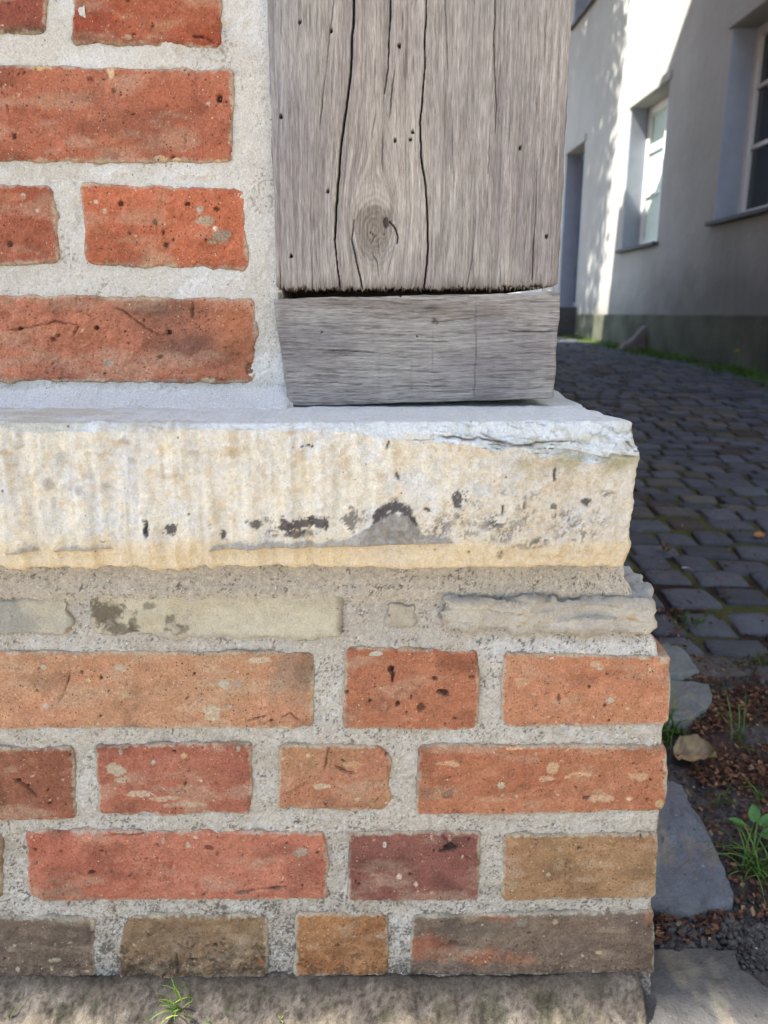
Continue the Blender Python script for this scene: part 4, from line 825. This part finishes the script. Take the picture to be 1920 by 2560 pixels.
def tuft(name, px, py, zoff, n_, rad, L, W, lean, label, colr=(86, 122, 44), seed=1, cat='grass tuft', group=None, xy=None):
    z = 0.0
    if xy is None:
        X, Y = on_z(px, py, 0)
        for _ in range(4): X, Y = on_z(px, py, float(gz(X, Y))+zoff)
        z = float(gz(X, Y))+zoff
    else: X, Y, z = xy
    rs = np.random.RandomState(seed)
    roots = [(X+rs.normal()*rad, Y+rs.normal()*rad, z) for _ in range(n_)]
    V, F, C = blades(rs, roots, L, W, lean, green(colr))
    o = bpy.data.objects.new(name, None)
    V = np.array(V)-np.array([X, Y, z]); me = make(name, V, F, M_LEAF, None, np.array(C)); me.location = (X, Y, z)
    return tag(me, label, cat, group)
tuft('grass_tuft', 1672, 1850, -.004, 46, .011, (.03, .075), (.0016, .0032), (.3, 1.6), 'green grass tuft pressed against the corner of the plinth, behind the dry leaf', seed=3)
tuft('grass_tuft', 1885, 2195, -.004, 42, .008, (.04, .09), (.0015, .003), (.5, 1.8), 'spreading grass tuft reaching over the large flagstone', (84, 124, 52), seed=4)
tuft('grass_tuft', 1805, 2020, -.002, 12, .004, (.018, .036), (.0012, .002), (.2, 1.2), 'tiny grass sprout above the large flagstone, alone in bare soil', seed=5)
tuft('grass_tuft', 1845, 1860, -.003, 9, .003, (.05, .085), (.0014, .0022), (.2, 1.1), 'thin tall grass blades rising out of the brown leaf litter', (96, 130, 60), seed=6)
tuft('grass_tuft', 1722, 1560, -.003, 26, .013, (.02, .04), (.002, .004), (.4, 1.6), 'low green clump at the edge of the cobbles, left of the bare joint', (70, 112, 50), seed=7)
tuft('grass_tuft', 1905, 1665, -.003, 26, .012, (.02, .045), (.002, .004), (.4, 1.6), 'low green clump between cobbles at the right edge', (90, 112, 44), seed=8)
tuft('grass_tuft', 1900, 2010, -.003, 14, .010, (.02, .05), (.0014, .0026), (.4, 1.6), 'few grass blades beside the broad leaved seedling', (84, 120, 50), seed=9)
tuft('grass_tuft', 452, 2535, .012, 30, .007, (.014, .034), (.0010, .0020), (.2, 1.2), 'bright grass sprig at the wall foot, under the second brick of the bottom course', (120, 160, 60), seed=10)
tuft('grass_tuft', 545, 2535, .010, 14, .004, (.006, .012), (.0014, .0028), (.4, 1.4), 'tiny round weed right of the bright grass sprig', (84, 120, 60), seed=11)
tuft('grass_tuft', 700, 2540, .010, 8, .004, (.006, .012), (.0010, .0018), (.4, 1.4), 'tiny yellowish sprout in grit below the small orange brick', (140, 160, 80), seed=12)
tuft('grass_tuft', 12, 2515, .011, 30, .008, (.006, .016), (.0014, .003), (.4, 1.4), 'dark moss and grass at the bottom left corner of the wall', (70, 80, 44), seed=13)

def leaf_shape(L, Wd, curl, seed, colr, jag=0.0, nx=12, ny=6):
    rs = np.random.RandomState(seed); V = []; C = []
    for i in range(nx+1):
        t = i/nx; ww = Wd*math.sin(math.pi*min(1, t**.8*.98+.02))**.7*(1+jag*rs.uniform(-1, 1))
        for j in range(ny+1):
            s_ = j/ny*2-1; z = curl*Wd*(s_*s_*.7-.2)+curl*L*.25*math.sin(t*3)+.06*Wd*math.sin(t*19+s_*4)*(1 if jag else .3)
            V.append((t*L, s_*ww*.5, z)); C.append(np.asarray(colr)*(1.1-.25*abs(s_)+.15*math.sin(t*30+abs(s_)*9))*(.75 if abs(s_) < .1 else 1))
    F = [(i*(ny+1)+j, (i+1)*(ny+1)+j, (i+1)*(ny+1)+j+1, i*(ny+1)+j+1) for i in range(nx) for j in range(ny)]
    return np.array(V), F, np.array(C)
# dry leaf: two crumpled lobes
def place_leaf(name, px, py, z, L, Wd, curl, rot, seed, colr, label, jag=.12, cat='leaf', tilt=(0, 0)):
    X, Y = on_z(px, py, z); V, F, C = leaf_shape(L, Wd, curl, seed, colr, jag)
    o = make(name, V-np.array([L/2, 0, 0]), F, M_LITTER, None, C); o.location = (X, Y, z); o.rotation_euler = (tilt[0], tilt[1], rot)
    return tag(o, label, cat)
place_leaf('dry_leaf', 1738, 1886, .013, .052, .040, .5, R(-28), 21, S(196, 172, 132), 'curled pale brown dry leaf beside the corner of the plinth', tilt=(R(32), R(-12)))
place_leaf('dry_leaf', 1900, 1341, float(gz(0, 1.9))+.006, .03, .022, .4, R(5), 22, S(190, 130, 92), 'small tan fallen leaf on the cobbles near the right edge', tilt=(R(20), 0))
place_leaf('dry_leaf', 1662, 1372, float(gz(0, 1.8))+.008, .035, .03, .6, R(70), 23, S(120, 108, 92), 'curled grey brown leaf in a joint between the cobbles', tilt=(R(20), 0))
place_leaf('dry_leaf', 1714, 1421, float(gz(0, 1.7))+.004, .017, .010, .3, R(-5), 24, S(190, 186, 180), 'pale scrap of leaf lying flat in a cobble joint')
tuft('grass_tuft', 1700, 1640, -.002, 12, .010, (.012, .03), (.0014, .003), (.4, 1.6), 'sparse low grass between the two pale flagstones', (78, 104, 48), seed=14)
tuft('grass_tuft', 1890, 1780, -.002, 10, .010, (.015, .04), (.0012, .0024), (.3, 1.6), 'few thin grass blades in brown litter at the right edge, above the seedling', (90, 120, 56), seed=15)
tuft('grass_tuft', 1900, 1890, -.002, 12, .012, (.012, .03), (.0014, .0026), (.4, 1.6), 'low yellowish grass in bare soil at the right edge, just below the litter', (104, 112, 58), seed=16)
# broad-leaved seedling
def seedling():
    X, Y = on_z(1888, 2068, .02); z = .004; root = np.array([X, Y, z]); V = []; F = []; C = []
    for i, (rz, L, Wd, up_) in enumerate(((80, .020, .013, 55), (20, .026, .014, 20), (-35, .028, .014, 12), (165, .022, .013, 15), (200, .020, .009, 30), (-80, .024, .013, 12))):
        v, f, c = leaf_shape(L, Wd, .25, 30+i, S(92, 138, 72), 0, 10, 4); v[:, 0] += .008
        e = Euler((0, -R(up_), R(rz))).to_matrix(); v = np.array([e @ Vector(q) for q in v])+np.array([0, 0, .012]); k = len(V)
        V += list(v); F += [tuple(a+k for a in q) for q in f]; C += list(c)
    k = len(V)
    for zz in (0, .013):
        for a in range(5): V.append(np.array([math.cos(a*1.257)*.0009, math.sin(a*1.257)*.0009, zz])); C.append(S(110, 140, 70))
    F += [(k+a, k+(a+1) % 5, k+5+(a+1) % 5, k+5+a) for a in range(5)]
    o = make('seedling', np.array(V), F, M_LEAF, None, np.array(C)); o.location = root
    return tag(o, 'light green broad leaved seedling in the soil at the right edge', 'seedling')
seedling()

# leaf litter: flakes scattered over the verge
def litter():
    rs = np.random.RandomState(77); V = []; F = []; C = []
    zones = [((1640, 1800), (2262, 2364), 160), ((1660, 1930), (1655, 1780), 900), ((1730, 1930), (1760, 1970), 900), ((1690, 1930), (1860, 2130), 300), ((1640, 1800), (2290, 2362), 120), ((1640, 1720), (1520, 1620), 240), ((1700, 1780), (1640, 1700), 200), ((1780, 1930), (2120, 2300), 180), ((1625, 1920), (1250, 1560), 240)]
    for (xa, xb), (ya, yb), cnt in zones:
        for _ in range(cnt):
            px, py = rs.uniform(xa, xb), rs.uniform(ya, yb)
            X, Y = on_z(px, py, .0); z0 = float(gz(X, Y)); X, Y = on_z(px, py, z0+.002); z0 = float(gz(X, Y))
            if any(inpoly(np.array([X]), np.array([Y]), s_[1])[0] for s_ in SLW) and rs.rand() > .03: continue
            if n3(X*22, Y*22, 0, 9) < -.15 and rs.rand() < .8: continue
            l = rs.uniform(.003, .009); wd = l*rs.uniform(.35, .8); e = Euler((rs.uniform(-.6, .6), rs.uniform(-.6, .6), rs.uniform(0, 6.28))).to_matrix(); k = len(V)
            for p in ((-l, 0, 0), (-l*.2, -wd, .001), (l, 0, .0005), (l*.1, wd, .0015), (0, 0, -.0006)):
                q = e @ Vector(p)*.6; V.append((X+q.x, Y+q.y, z0+.004+q.z+rs.uniform(0, .003)))
            F += [(k, k+1, k+4), (k+1, k+2, k+4), (k+2, k+3, k+4), (k+3, k, k+4)]
            cc = [S(124, 84, 64), S(98, 66, 50), S(158, 124, 92), S(78, 60, 48)][rs.choice(4, p=[.4, .3, .15, .15])]*rs.uniform(.7, 1.25); C += [cc]*5
    return tag(make('leaf_litter', V, F, M_LITTER, None, np.array(C), smooth=False), 'reddish brown leaf litter between flagstones and cobbles', kind='stuff')
litter()
def gravel():
    rs = np.random.RandomState(88); VV = []; FF = []; CC = []; k = 0
    P, n, F = rbox(np.linspace(-1, 1, 4), np.linspace(-1, 1, 4), np.linspace(-1, 1, 4), .8, 'FBLRTD')
    zones = [((1640, 1840), (2262, 2364), 170, (.0012, .0060)), ((1780, 1925), (2240, 2420), 300, (.0008, .0032)), ((1660, 1925), (1880, 2200), 420, (.0008, .0032)), ((-100, 1640), (2500, 2640), 1500, (.0008, .0022)), ((1630, 1700), (2440, 2620), 160, (.0008, .002))]
    for (xa, xb), (ya, yb), cnt, rr in zones:
        for _ in range(cnt):
            px, py = rs.uniform(xa, xb), rs.uniform(ya, yb); X, Y = on_z(px, py, -.004); z0 = float(gz(X, Y))
            if any(inpoly(np.array([X]), np.array([Y]), s_[1])[0] for s_ in SLW): continue
            r_ = rs.uniform(*rr)*rs.uniform(.6, 1); s_ = np.array([r_, r_*rs.uniform(.6, 1), r_*rs.uniform(.45, .8)])
            v = P*(1+.38*rs.uniform(-1, 1, (len(P), 1)))*s_; e = np.array(Euler((rs.uniform(-.4, .4), rs.uniform(-.4, .4), rs.uniform(0, 6.28))).to_matrix()); v = v @ e.T
            VV.append(v+np.array([X, Y, z0+r_*.3])); FF.append(F+k); k += len(v)
            b = (S(92, 88, 84) if Y > .54 else S(150, 140, 124))*rs.uniform(.5, 1.35); CC.append(np.tile(b, (len(v), 1)))
    return tag(make('gravel', np.concatenate(VV), np.concatenate(FF), M_SLATE, None, np.concatenate(CC)), 'loose grey grit and small pebbles around the flagstones', kind='stuff')
gravel()

# ------------------------------------------------------------------ plastered house across the lane
TH = math.atan(.04)
X0W = 2.64
ph = empty('plastered_house', (X0W, 0, .2), 'pale plastered house across the lane with stained base and deep set windows', 'house', rz=TH)
def mat_plaster():
    m, t, b = newmat('plaster'); v = coords(t)
    c = mixn(t, ramp(t, noise(t, v, 1.3, 4), .3, .7), (.32, .315, .29), (.40, .395, .365))
    sep = N(t, 'ShaderNodeSeparateXYZ'); t.links.new(v, sep.inputs[0]); z = sep.outputs[2]; y = sep.outputs[1]
    # damp rising from the ground, stronger towards the near end
    hgt = mathn(t, 'ADD', mathn(t, 'MULTIPLY', noise(t, v, 2.0, 5), .9), mathn(t, 'MULTIPLY', ramp(t, y, 8.2, 5.5), .35))
    m1 = ramp(t, mathn(t, 'SUBTRACT', mathn(t, 'ADD', mathn(t, 'MULTIPLY', z, 1.1), .0), hgt), .35, -.25)
    c = mixn(t, mathn(t, 'MULTIPLY', m1, .75), c, (.13, .125, .11))
    sv = coords(t, (6, 6, .5)); m2 = ramp(t, noise(t, sv, 1.2, 5), .55, .75); c = mixn(t, mathn(t, 'MULTIPLY', m2, .22), c, (.30, .31, .27))
    t.links.new(c, b.inputs['Base Color']); b.inputs['Roughness'].default_value = .9; b.inputs['Specular IOR Level'].default_value = .2
    t.links.new(bump(t, noise(t, v, 60, 5), .004, .7, bump(t, noise(t, v, 3, 3), .03, .6)), b.inputs['Normal']); return m
M_PLASTER = mat_plaster()
def simple(name, col, rough=.8, bs=None, bd=0, spec=.3, varysc=None, var=.2):
    m, t, b = newmat(name); v = coords(t)
    if varysc: c = mixn(t, ramp(t, noise(t, v, varysc, 5), .3, .7), tuple(np.array(col)*(1-var)), tuple(np.minimum(1, np.array(col)*(1+var)))); t.links.new(c, b.inputs['Base Color'])
    else: b.inputs['Base Color'].default_value = (*col, 1)
    b.inputs['Roughness'].default_value = rough; b.inputs['Specular IOR Level'].default_value = spec
    if bs: t.links.new(bump(t, noise(t, v, bs, 4), bd), b.inputs['Normal'])
    return m
M_BASE = simple('mossy_base', (.085, .088, .06), .95, 40, .006, varysc=3, var=.45)
M_FRAME = simple('white_paint', (.72, .72, .70), .45, spec=.4, varysc=30, var=.05)
M_SILL = simple('sill_slate', (.07, .07, .075), .7, 60, .002, varysc=20)
M_DOOR = simple('blue_grey_paint', (.16, .20, .26), .5, varysc=12, var=.15)
M_REVEAL = simple('reveal_shade_blue', (.32, .35, .40), .85, 60, .002, varysc=8, var=.08)  # blue of the shaded jambs put into the reveal colour
M_ROOF = simple('roof_tile', (.32, .13, .08), .85, 30, .01, varysc=25, var=.3)
M_TIMBER = simple('side_timber', (.22, .19, .17), .85, 80, .003, varysc=30, var=.2)
m, t, b = newmat('window_glass'); b.inputs['Base Color'].default_value = (.02, .03, .035, 1); b.inputs['Roughness'].default_value = .06; b.inputs['Specular IOR Level'].default_value = .6; M_GLASS = m
M_PALE_PANE = simple('pale_green_pane', (.55, .66, .58), .9, varysc=15, var=.1)  # even pale green for the middle window's pane
def boxes(lst):
    V = []; F = []
    for (x0, x1, y0, y1, z0, z1) in lst:
        k = len(V); V += [(x0, y0, z0), (x1, y0, z0), (x1, y1, z0), (x0, y1, z0), (x0, y0, z1), (x1, y0, z1), (x1, y1, z1), (x0, y1, z1)]
        F += [tuple(k+q for q in f) for f in ((0, 3, 2, 1), (4, 5, 6, 7), (0, 1, 5, 4), (1, 2, 6, 5), (2, 3, 7, 6), (3, 0, 4, 7))]
    return V, F
def local(name, lst, mat, parent, bev=0, label=None):
    V, F = boxes(lst); me = bpy.data.meshes.new(name); me.from_pydata(V, [], F); me.materials.append(mat)
    o = bpy.data.objects.new(name, me); COL.objects.link(o); o.parent = parent
    if bev:
        b_ = o.modifiers.new('bevel', 'BEVEL'); b_.width = bev; b_.segments = 2; b_.limit_method = 'ANGLE'
    if label: o['label'] = label
    return o
ZB_ = .2   # the empty's height; local z = world z - .2
openings = [(5.05, 5.97, ZC+.655-ZB_, ZC+1.905-ZB_), (7.03, 7.95, ZC+.61-ZB_, ZC+1.865-ZB_), (9.42, 10.2, .45, ZC+1.88-ZB_), (9.32, 10.22, ZC+3.28-ZB_, ZC+4.5-ZB_), (2.9, 3.8, ZC+.68-ZB_, ZC+1.92-ZB_), (.2, 1.1, ZC+.68-ZB_, ZC+1.92-ZB_), (-2.6, -1.7, ZC+.68-ZB_, ZC+1.92-ZB_), (7.0, 7.95, ZC+3.25-ZB_, ZC+4.5-ZB_), (5.05, 5.97, ZC+3.25-ZB_, ZC+4.5-ZB_)]
def build_wall():
    ysb = sorted(set([-5.0, 14.5]+[v for o_ in openings for v in o_[:2]])); V = []; F = []  # run on unseen past the camera and raised, to bounce sun and darken lane
    lst = []
    for a, b_ in zip(ysb[:-1], ysb[1:]):
        mid = (a+b_)/2; ops = sorted([o_ for o_ in openings if o_[0] < mid < o_[1]], key=lambda o_: o_[2]); z = -.6
        for o_ in ops: lst.append((0, .30, a, b_, z, o_[2])); z = o_[3]
        lst.append((0, .30, a, b_, z, 9.0))
    # weld into one skin: only faces that are exposed
    V, F = [], []
    def quad(*p): k = len(V); V.extend(p); F.append((k, k+1, k+2, k+3))
    for (x0, x1, y0, y1, z0, z1) in lst: quad((0, y1, z0), (0, y0, z0), (0, y0, z1), (0, y1, z1))
    for (y0, y1, z0, z1) in openings:
        d = .18
        quad((0, y0, z1), (0, y1, z1), (d, y1, z1), (d, y0, z1)); quad((0, y0, z0), (d, y0, z0), (d, y1, z0), (0, y1, z0))
    quad((0, -5, -.6), (6, -5, -.6), (6, -5, 9.0), (0, -5, 9.0)); quad((6, 14.5, -.6), (0, 14.5, -.6), (0, 14.5, 9.0), (6, 14.5, 9.0))
    me = bpy.data.meshes.new('wall'); me.from_pydata(V, [], F); me.materials.append(M_PLASTER); o = bpy.data.objects.new('wall', me); COL.objects.link(o); o.parent = ph
build_wall()
local('plinth_band', [(-.035, .02, -5, 9.30, -.6, ZC-ZB_-.003), (-.035, .02, 10.3, 14.5, -.6, ZC-ZB_-.003)], M_BASE, ph, .012)
rfo = local('roof', [(-.35, 3.2, -5.3, 14.8, 9.0, 9.2)], M_ROOF, ph)
for i, (y0, y1, z0, z1) in enumerate(openings):
    isdoor = i == 2
    wn = local('door' if isdoor else 'window', [(.165, .235, y0, y0+.07, z0, z1), (.165, .235, y1-.07, y1, z0, z1), (.165, .235, y0+.07, y1-.07, z1-.07, z1), (.165, .235, y0+.07, y1-.07, z0, z0+.06)], M_DOOR if isdoor else M_FRAME, ph, .006)
    local('reveal', [(.0015, .166, y0, y0+.012, z0, z1)], M_REVEAL, wn); local('reveal', [(.0015, .166, y1-.012, y1, z0, z1)], M_REVEAL, wn)
    local('lintel', [(-.018, .01, y0-.03, y1+.03, z1+.002, z1+.075)], M_PLASTER, wn, .006)
    if isdoor:
        local('door_leaf', [(.19, .23, y0+.07, y1-.07, z0+.06, z1-.07)], M_DOOR, wn)
        local('step', [(-.22, .10, y0-.05, y1+.05, -.2, z0-.004)], M_SILL, wn, .01)
        continue
    ym = (y0+y1)/2; H_ = z1-z0
    local('muntin', [(.172, .222, ym-.03, ym+.03, z0+.06, z1-.07), (.178, .215, y0+.07, ym-.03, z0+H_*.37, z0+H_*.37+.03), (.178, .215, ym+.03, y1-.07, z0+H_*.37, z0+H_*.37+.03), (.178, .215, y0+.07, ym-.03, z0+H_*.68, z0+H_*.68+.03), (.178, .215, ym+.03, y1-.07, z0+H_*.68, z0+H_*.68+.03)], M_FRAME, wn, .004)
    local('pane', [(.20, .206, y0+.07, y1-.07, z0+.06, z1-.07)], M_PALE_PANE if i == 1 else M_GLASS, wn)
    local('sill', [(-.05, .17, y0-.03, y1+.03, z0-.035, z0-.003)], M_SILL, wn, .006)

# guard stone, grass strip and dandelion at the foot of the plaster wall
def guard_stone():
    P, n, F = rbox(np.linspace(-.5, .5, 12), np.linspace(-.5, .5, 10), np.linspace(0, 1, 12), .12, 'FBLRTD'); x, y, z = P.T.copy()
    top = .30+.70*ss(-.45, .30, x)-.25*ss(.36, .5, x)
    Z = z*top*.23; X = x*.32*(1-.15*z); Y = y*.16*(1-.35*z); s_ = fb(X*14, Y*14, Z*14, 3, 801)*.014
    V = np.stack([X, Y, Z], -1)+n*s_[:, None]; c = np.tile(S(120, 108, 104), (len(X), 1))*(1+.3*fb(X*30, Y*30, Z*30, 3, 802))[:, None]
    o = make('guard_stone', V, F, M_SLATE, None, c); o.location = (2.27, 7.05, float(gz(0, 7.05))-.01); o.rotation_euler.z = R(4)
    return tag(o, 'wedge shaped dark stone leaning at the foot of the plastered house', 'guard stone')
guard_stone()
rs = np.random.RandomState(91); roots = []
for _ in range(5200):
    Y = 3.2+rs.rand()*8.8; k = abs(rs.normal())*.10+ (0 if rs.rand() < .8 else rs.rand()*.2); X = X0W-.04*Y-.05-k
    if n3(Y*3, 0, 0, 4) > .45 and k < .06: pass
    if n3(Y*2.2, X*3, 0, 5) < -.45: continue
    roots.append((X, Y, float(gz(X, Y))-.004))
V, F, C = blades(rs, roots, (.025, .075), (.004, .008), (.3, 1.7), green((92, 128, 46), .35), seg=3)
tag(make('grass_verge', V, F, M_LEAF, None, np.array(C)), 'green grass strip along the foot of the plastered house', kind='stuff')
def dandelion():
    X, Y = 2.30, 5.12; z = float(gz(X, Y)); V = []; F = []; C = []; rs = np.random.RandomState(3); hz = .125
    for zz in (0, hz):
        for a in range(6): V.append((math.cos(a*1.047)*.0022, math.sin(a*1.047)*.0022, zz)); C.append(S(90, 120, 60))
    F += [(a, (a+1) % 6, 6+(a+1) % 6, 6+a) for a in range(6)]
    st = make('stem', V, F, M_LEAF, None, np.array(C)); V = []; F = []; C = []
    for a in range(60):
        an = rs.uniform(0, 6.28); up_ = rs.uniform(.0, 1.3); k = len(V); l = .017; d = np.array([math.cos(an)*math.cos(up_), math.sin(an)*math.cos(up_), math.sin(up_)]); s_ = np.array([-math.sin(an), math.cos(an), 0])*.0025
        o_ = np.array([0, 0, hz]); V += [o_-s_*.4, o_+s_*.4, o_+d*l+s_, o_+d*l-s_]; F.append((k, k+1, k+2, k+3)); C += [S(235, 190, 20)]*4
    r_ = empty('dandelion', (X, Y, z), 'single yellow dandelion flower against the dark base of the plastered house', 'flower')
    fl = make('flower_head', V, F, M_LEAF, None, np.array(C)); st.parent = r_; fl.parent = r_
dandelion()

# ------------------------------------------------------------------ the corner house behind the wall
ch = empty('corner_house', (-4, 4, 0), 'timber framed corner house carried by the brick wall and oak post', 'house')
def mat_brickwall():
    m, t, b = newmat('far_brickwork'); tc = t.nodes.new('ShaderNodeTexCoord'); sp = t.nodes.new('ShaderNodeSeparateXYZ'); t.links.new(tc.outputs['Object'], sp.inputs[0])
    cb = t.nodes.new('ShaderNodeCombineXYZ'); t.links.new(mathn(t, 'ADD', sp.outputs[0], sp.outputs[1]), cb.inputs[0]); t.links.new(sp.outputs[2], cb.inputs[1])
    br = N(t, 'ShaderNodeTexBrick', Scale=1.0); br.inputs['Brick Width'].default_value = .255; br.inputs['Row Height'].default_value = .078; br.inputs['Mortar Size'].default_value = .008; br.inputs['Mortar Smooth'].default_value = .3
    br.inputs['Color1'].default_value = (*S(188, 100, 70), 1); br.inputs['Color2'].default_value = (*S(160, 84, 62), 1); br.inputs['Mortar'].default_value = (*S(196, 190, 180), 1); t.links.new(cb.outputs[0], br.inputs['Vector'])
    t.links.new(br.outputs['Color'], b.inputs['Base Color']); b.inputs['Roughness'].default_value = .95; t.links.new(bump(t, br.outputs['Fac'], -.004, 1), b.inputs['Normal']); return m
M_BW = mat_brickwall()
def wbox(name, lst, mat, parent, **k):
    off = parent.location
    return local(name, [(a-off.x, b_-off.x, c_-off.y, d-off.y, e-off.z, f-off.z) for a, b_, c_, d, e, f in lst], mat, parent, **k)
wbox('wall', [(-8, -.0815, .612, .9, .815, 4.9), (-8, .115, .80, 7.7, .52, 4.9), (-8, -.9, .612, .80, .0, .815), (-8, .205, .69, 7.6, -.05, ZLB+.0)], M_BW, ch)
wbox('infill', [(-.0815, .10, .66, .80, zl+.002, 3.5)], simple('gap_shade_fill', (.10, .07, .05), .9), ch, label='dark fill behind the oak post, added for the shade in the gap')  # unseen dark fill, gives the gap under the post its shade
wbox('side_frame', [(.095, .122, y, y+.18, .52, 3.4) for y in (1.8, 3.2, 4.6, 6.0, 7.4)]+[(.097, .1205, .85, 7.6, 1.6, 1.78)], M_TIMBER, ch)
def build_roof():
    yf, yr, ze = -.04, 7.62, 4.75; ym = (yf+yr)/2; zr = ze+(ym-yf)*1.04; V = []; 
    for x in (-8.3, .28):
        V += [(x, yf, ze), (x, ym, zr), (x, yr, ze), (x, yr, ze-.06), (x, ym, zr-.16), (x, yf, ze-.06)]
    F = [(0, 6, 7, 1), (1, 7, 8, 2), (2, 8, 9, 3), (5, 4, 10, 11), (4, 3, 9, 10), (0, 5, 11, 6)]+[(0, 1, 4, 5), (1, 2, 3, 4), (6, 11, 10, 7), (7, 10, 9, 8)]
    make('roof', V, F, M_ROOF, ch, smooth=False)
    V = [(x, y, z) for x in (-8, .11) for y, z in ((.62, 3.45), (7.6, 3.45), (7.6, 4.75), (ym, zr-.1), (.62, 5.3))]
    make('gable', V[:5], [(0, 1, 2, 3, 4)], M_PLASTER, ch, smooth=False); make('gable', V[5:], [(4, 3, 2, 1, 0)], M_PLASTER, ch, smooth=False)
build_roof()

# ------------------------------------------------------------------ tree behind the corner house (casts the dappled light)
def tree():
    tr = empty('tree', (-.6, 10.3, .3), 'leafy tree standing behind the corner house', 'tree'); rs = np.random.RandomState(17)
    V = []; F = []
    def limb(a, b_, r0, r1, seg=6):
        a = np.array(a, float); b_ = np.array(b_, float); k = len(V); d = b_-a; up_ = np.array([0, 0, 1.]) if abs(d[2]) < .8*np.linalg.norm(d) else np.array([1., 0, 0]); s1 = np.cross(d, up_); s1 /= np.linalg.norm(s1); s2 = np.cross(d, s1); s2 /= np.linalg.norm(s2)
        for i in range(seg+1):
            t_ = i/seg; c_ = a+d*t_+np.array([math.sin(t_*5)*.05, math.cos(t_*4)*.05-.05, 0])*np.linalg.norm(d)*.5; r_ = r0+(r1-r0)*t_
            for q in range(8): V.append(tuple(c_+(s1*math.cos(q*.785)+s2*math.sin(q*.785))*r_))
        for i in range(seg):
            for q in range(8): F.append((k+i*8+q, k+i*8+(q+1) % 8, k+(i+1)*8+(q+1) % 8, k+(i+1)*8+q))
    limb((-.6, 10.3, .2), (-.55, 10.3, 4.0), .20, .13)
    ends = []
    for i in range(9):
        an = i*.7+rs.rand()*.3; e = (-.5+math.cos(an)*1.3, 9.9+math.sin(an)*1.5, 5.0+rs.rand()*3.4); limb((-.55, 10.3, 3.3+rs.rand()*.6), e, .08, .02); ends.append(e)
    make('trunk', V, F, simple('bark', (.12, .09, .07), .95, 40, .01), tr)
    V = []; F = []; C = []
    cl = [(e[0]+rs.normal()*.5, e[1]+rs.normal()*.5, e[2]+rs.normal()*.5) for e in ends for _ in range(9)]
    for c_ in cl:
        for _ in range(300):
            p = np.array(c_)+rs.normal(size=3)*.32; 
            if p[1] < 7.85+abs(rs.normal())*.12: continue
            l = rs.uniform(.04, .085); e = np.array(Euler(tuple(rs.uniform(0, 6.28, 3))).to_matrix()); k = len(V)
            for q in ((-l, 0, 0), (0, -l*.55, .01), (l, 0, 0), (0, l*.55, .01)): V.append(tuple(p+e @ np.array(q)))
            F.append((k, k+1, k+2, k+3)); C += [S(78, 112, 44)*rs.uniform(.6, 1.3)]*4
    make('crown', V, F, M_LEAF, tr, np.array(C), smooth=False)
tree()
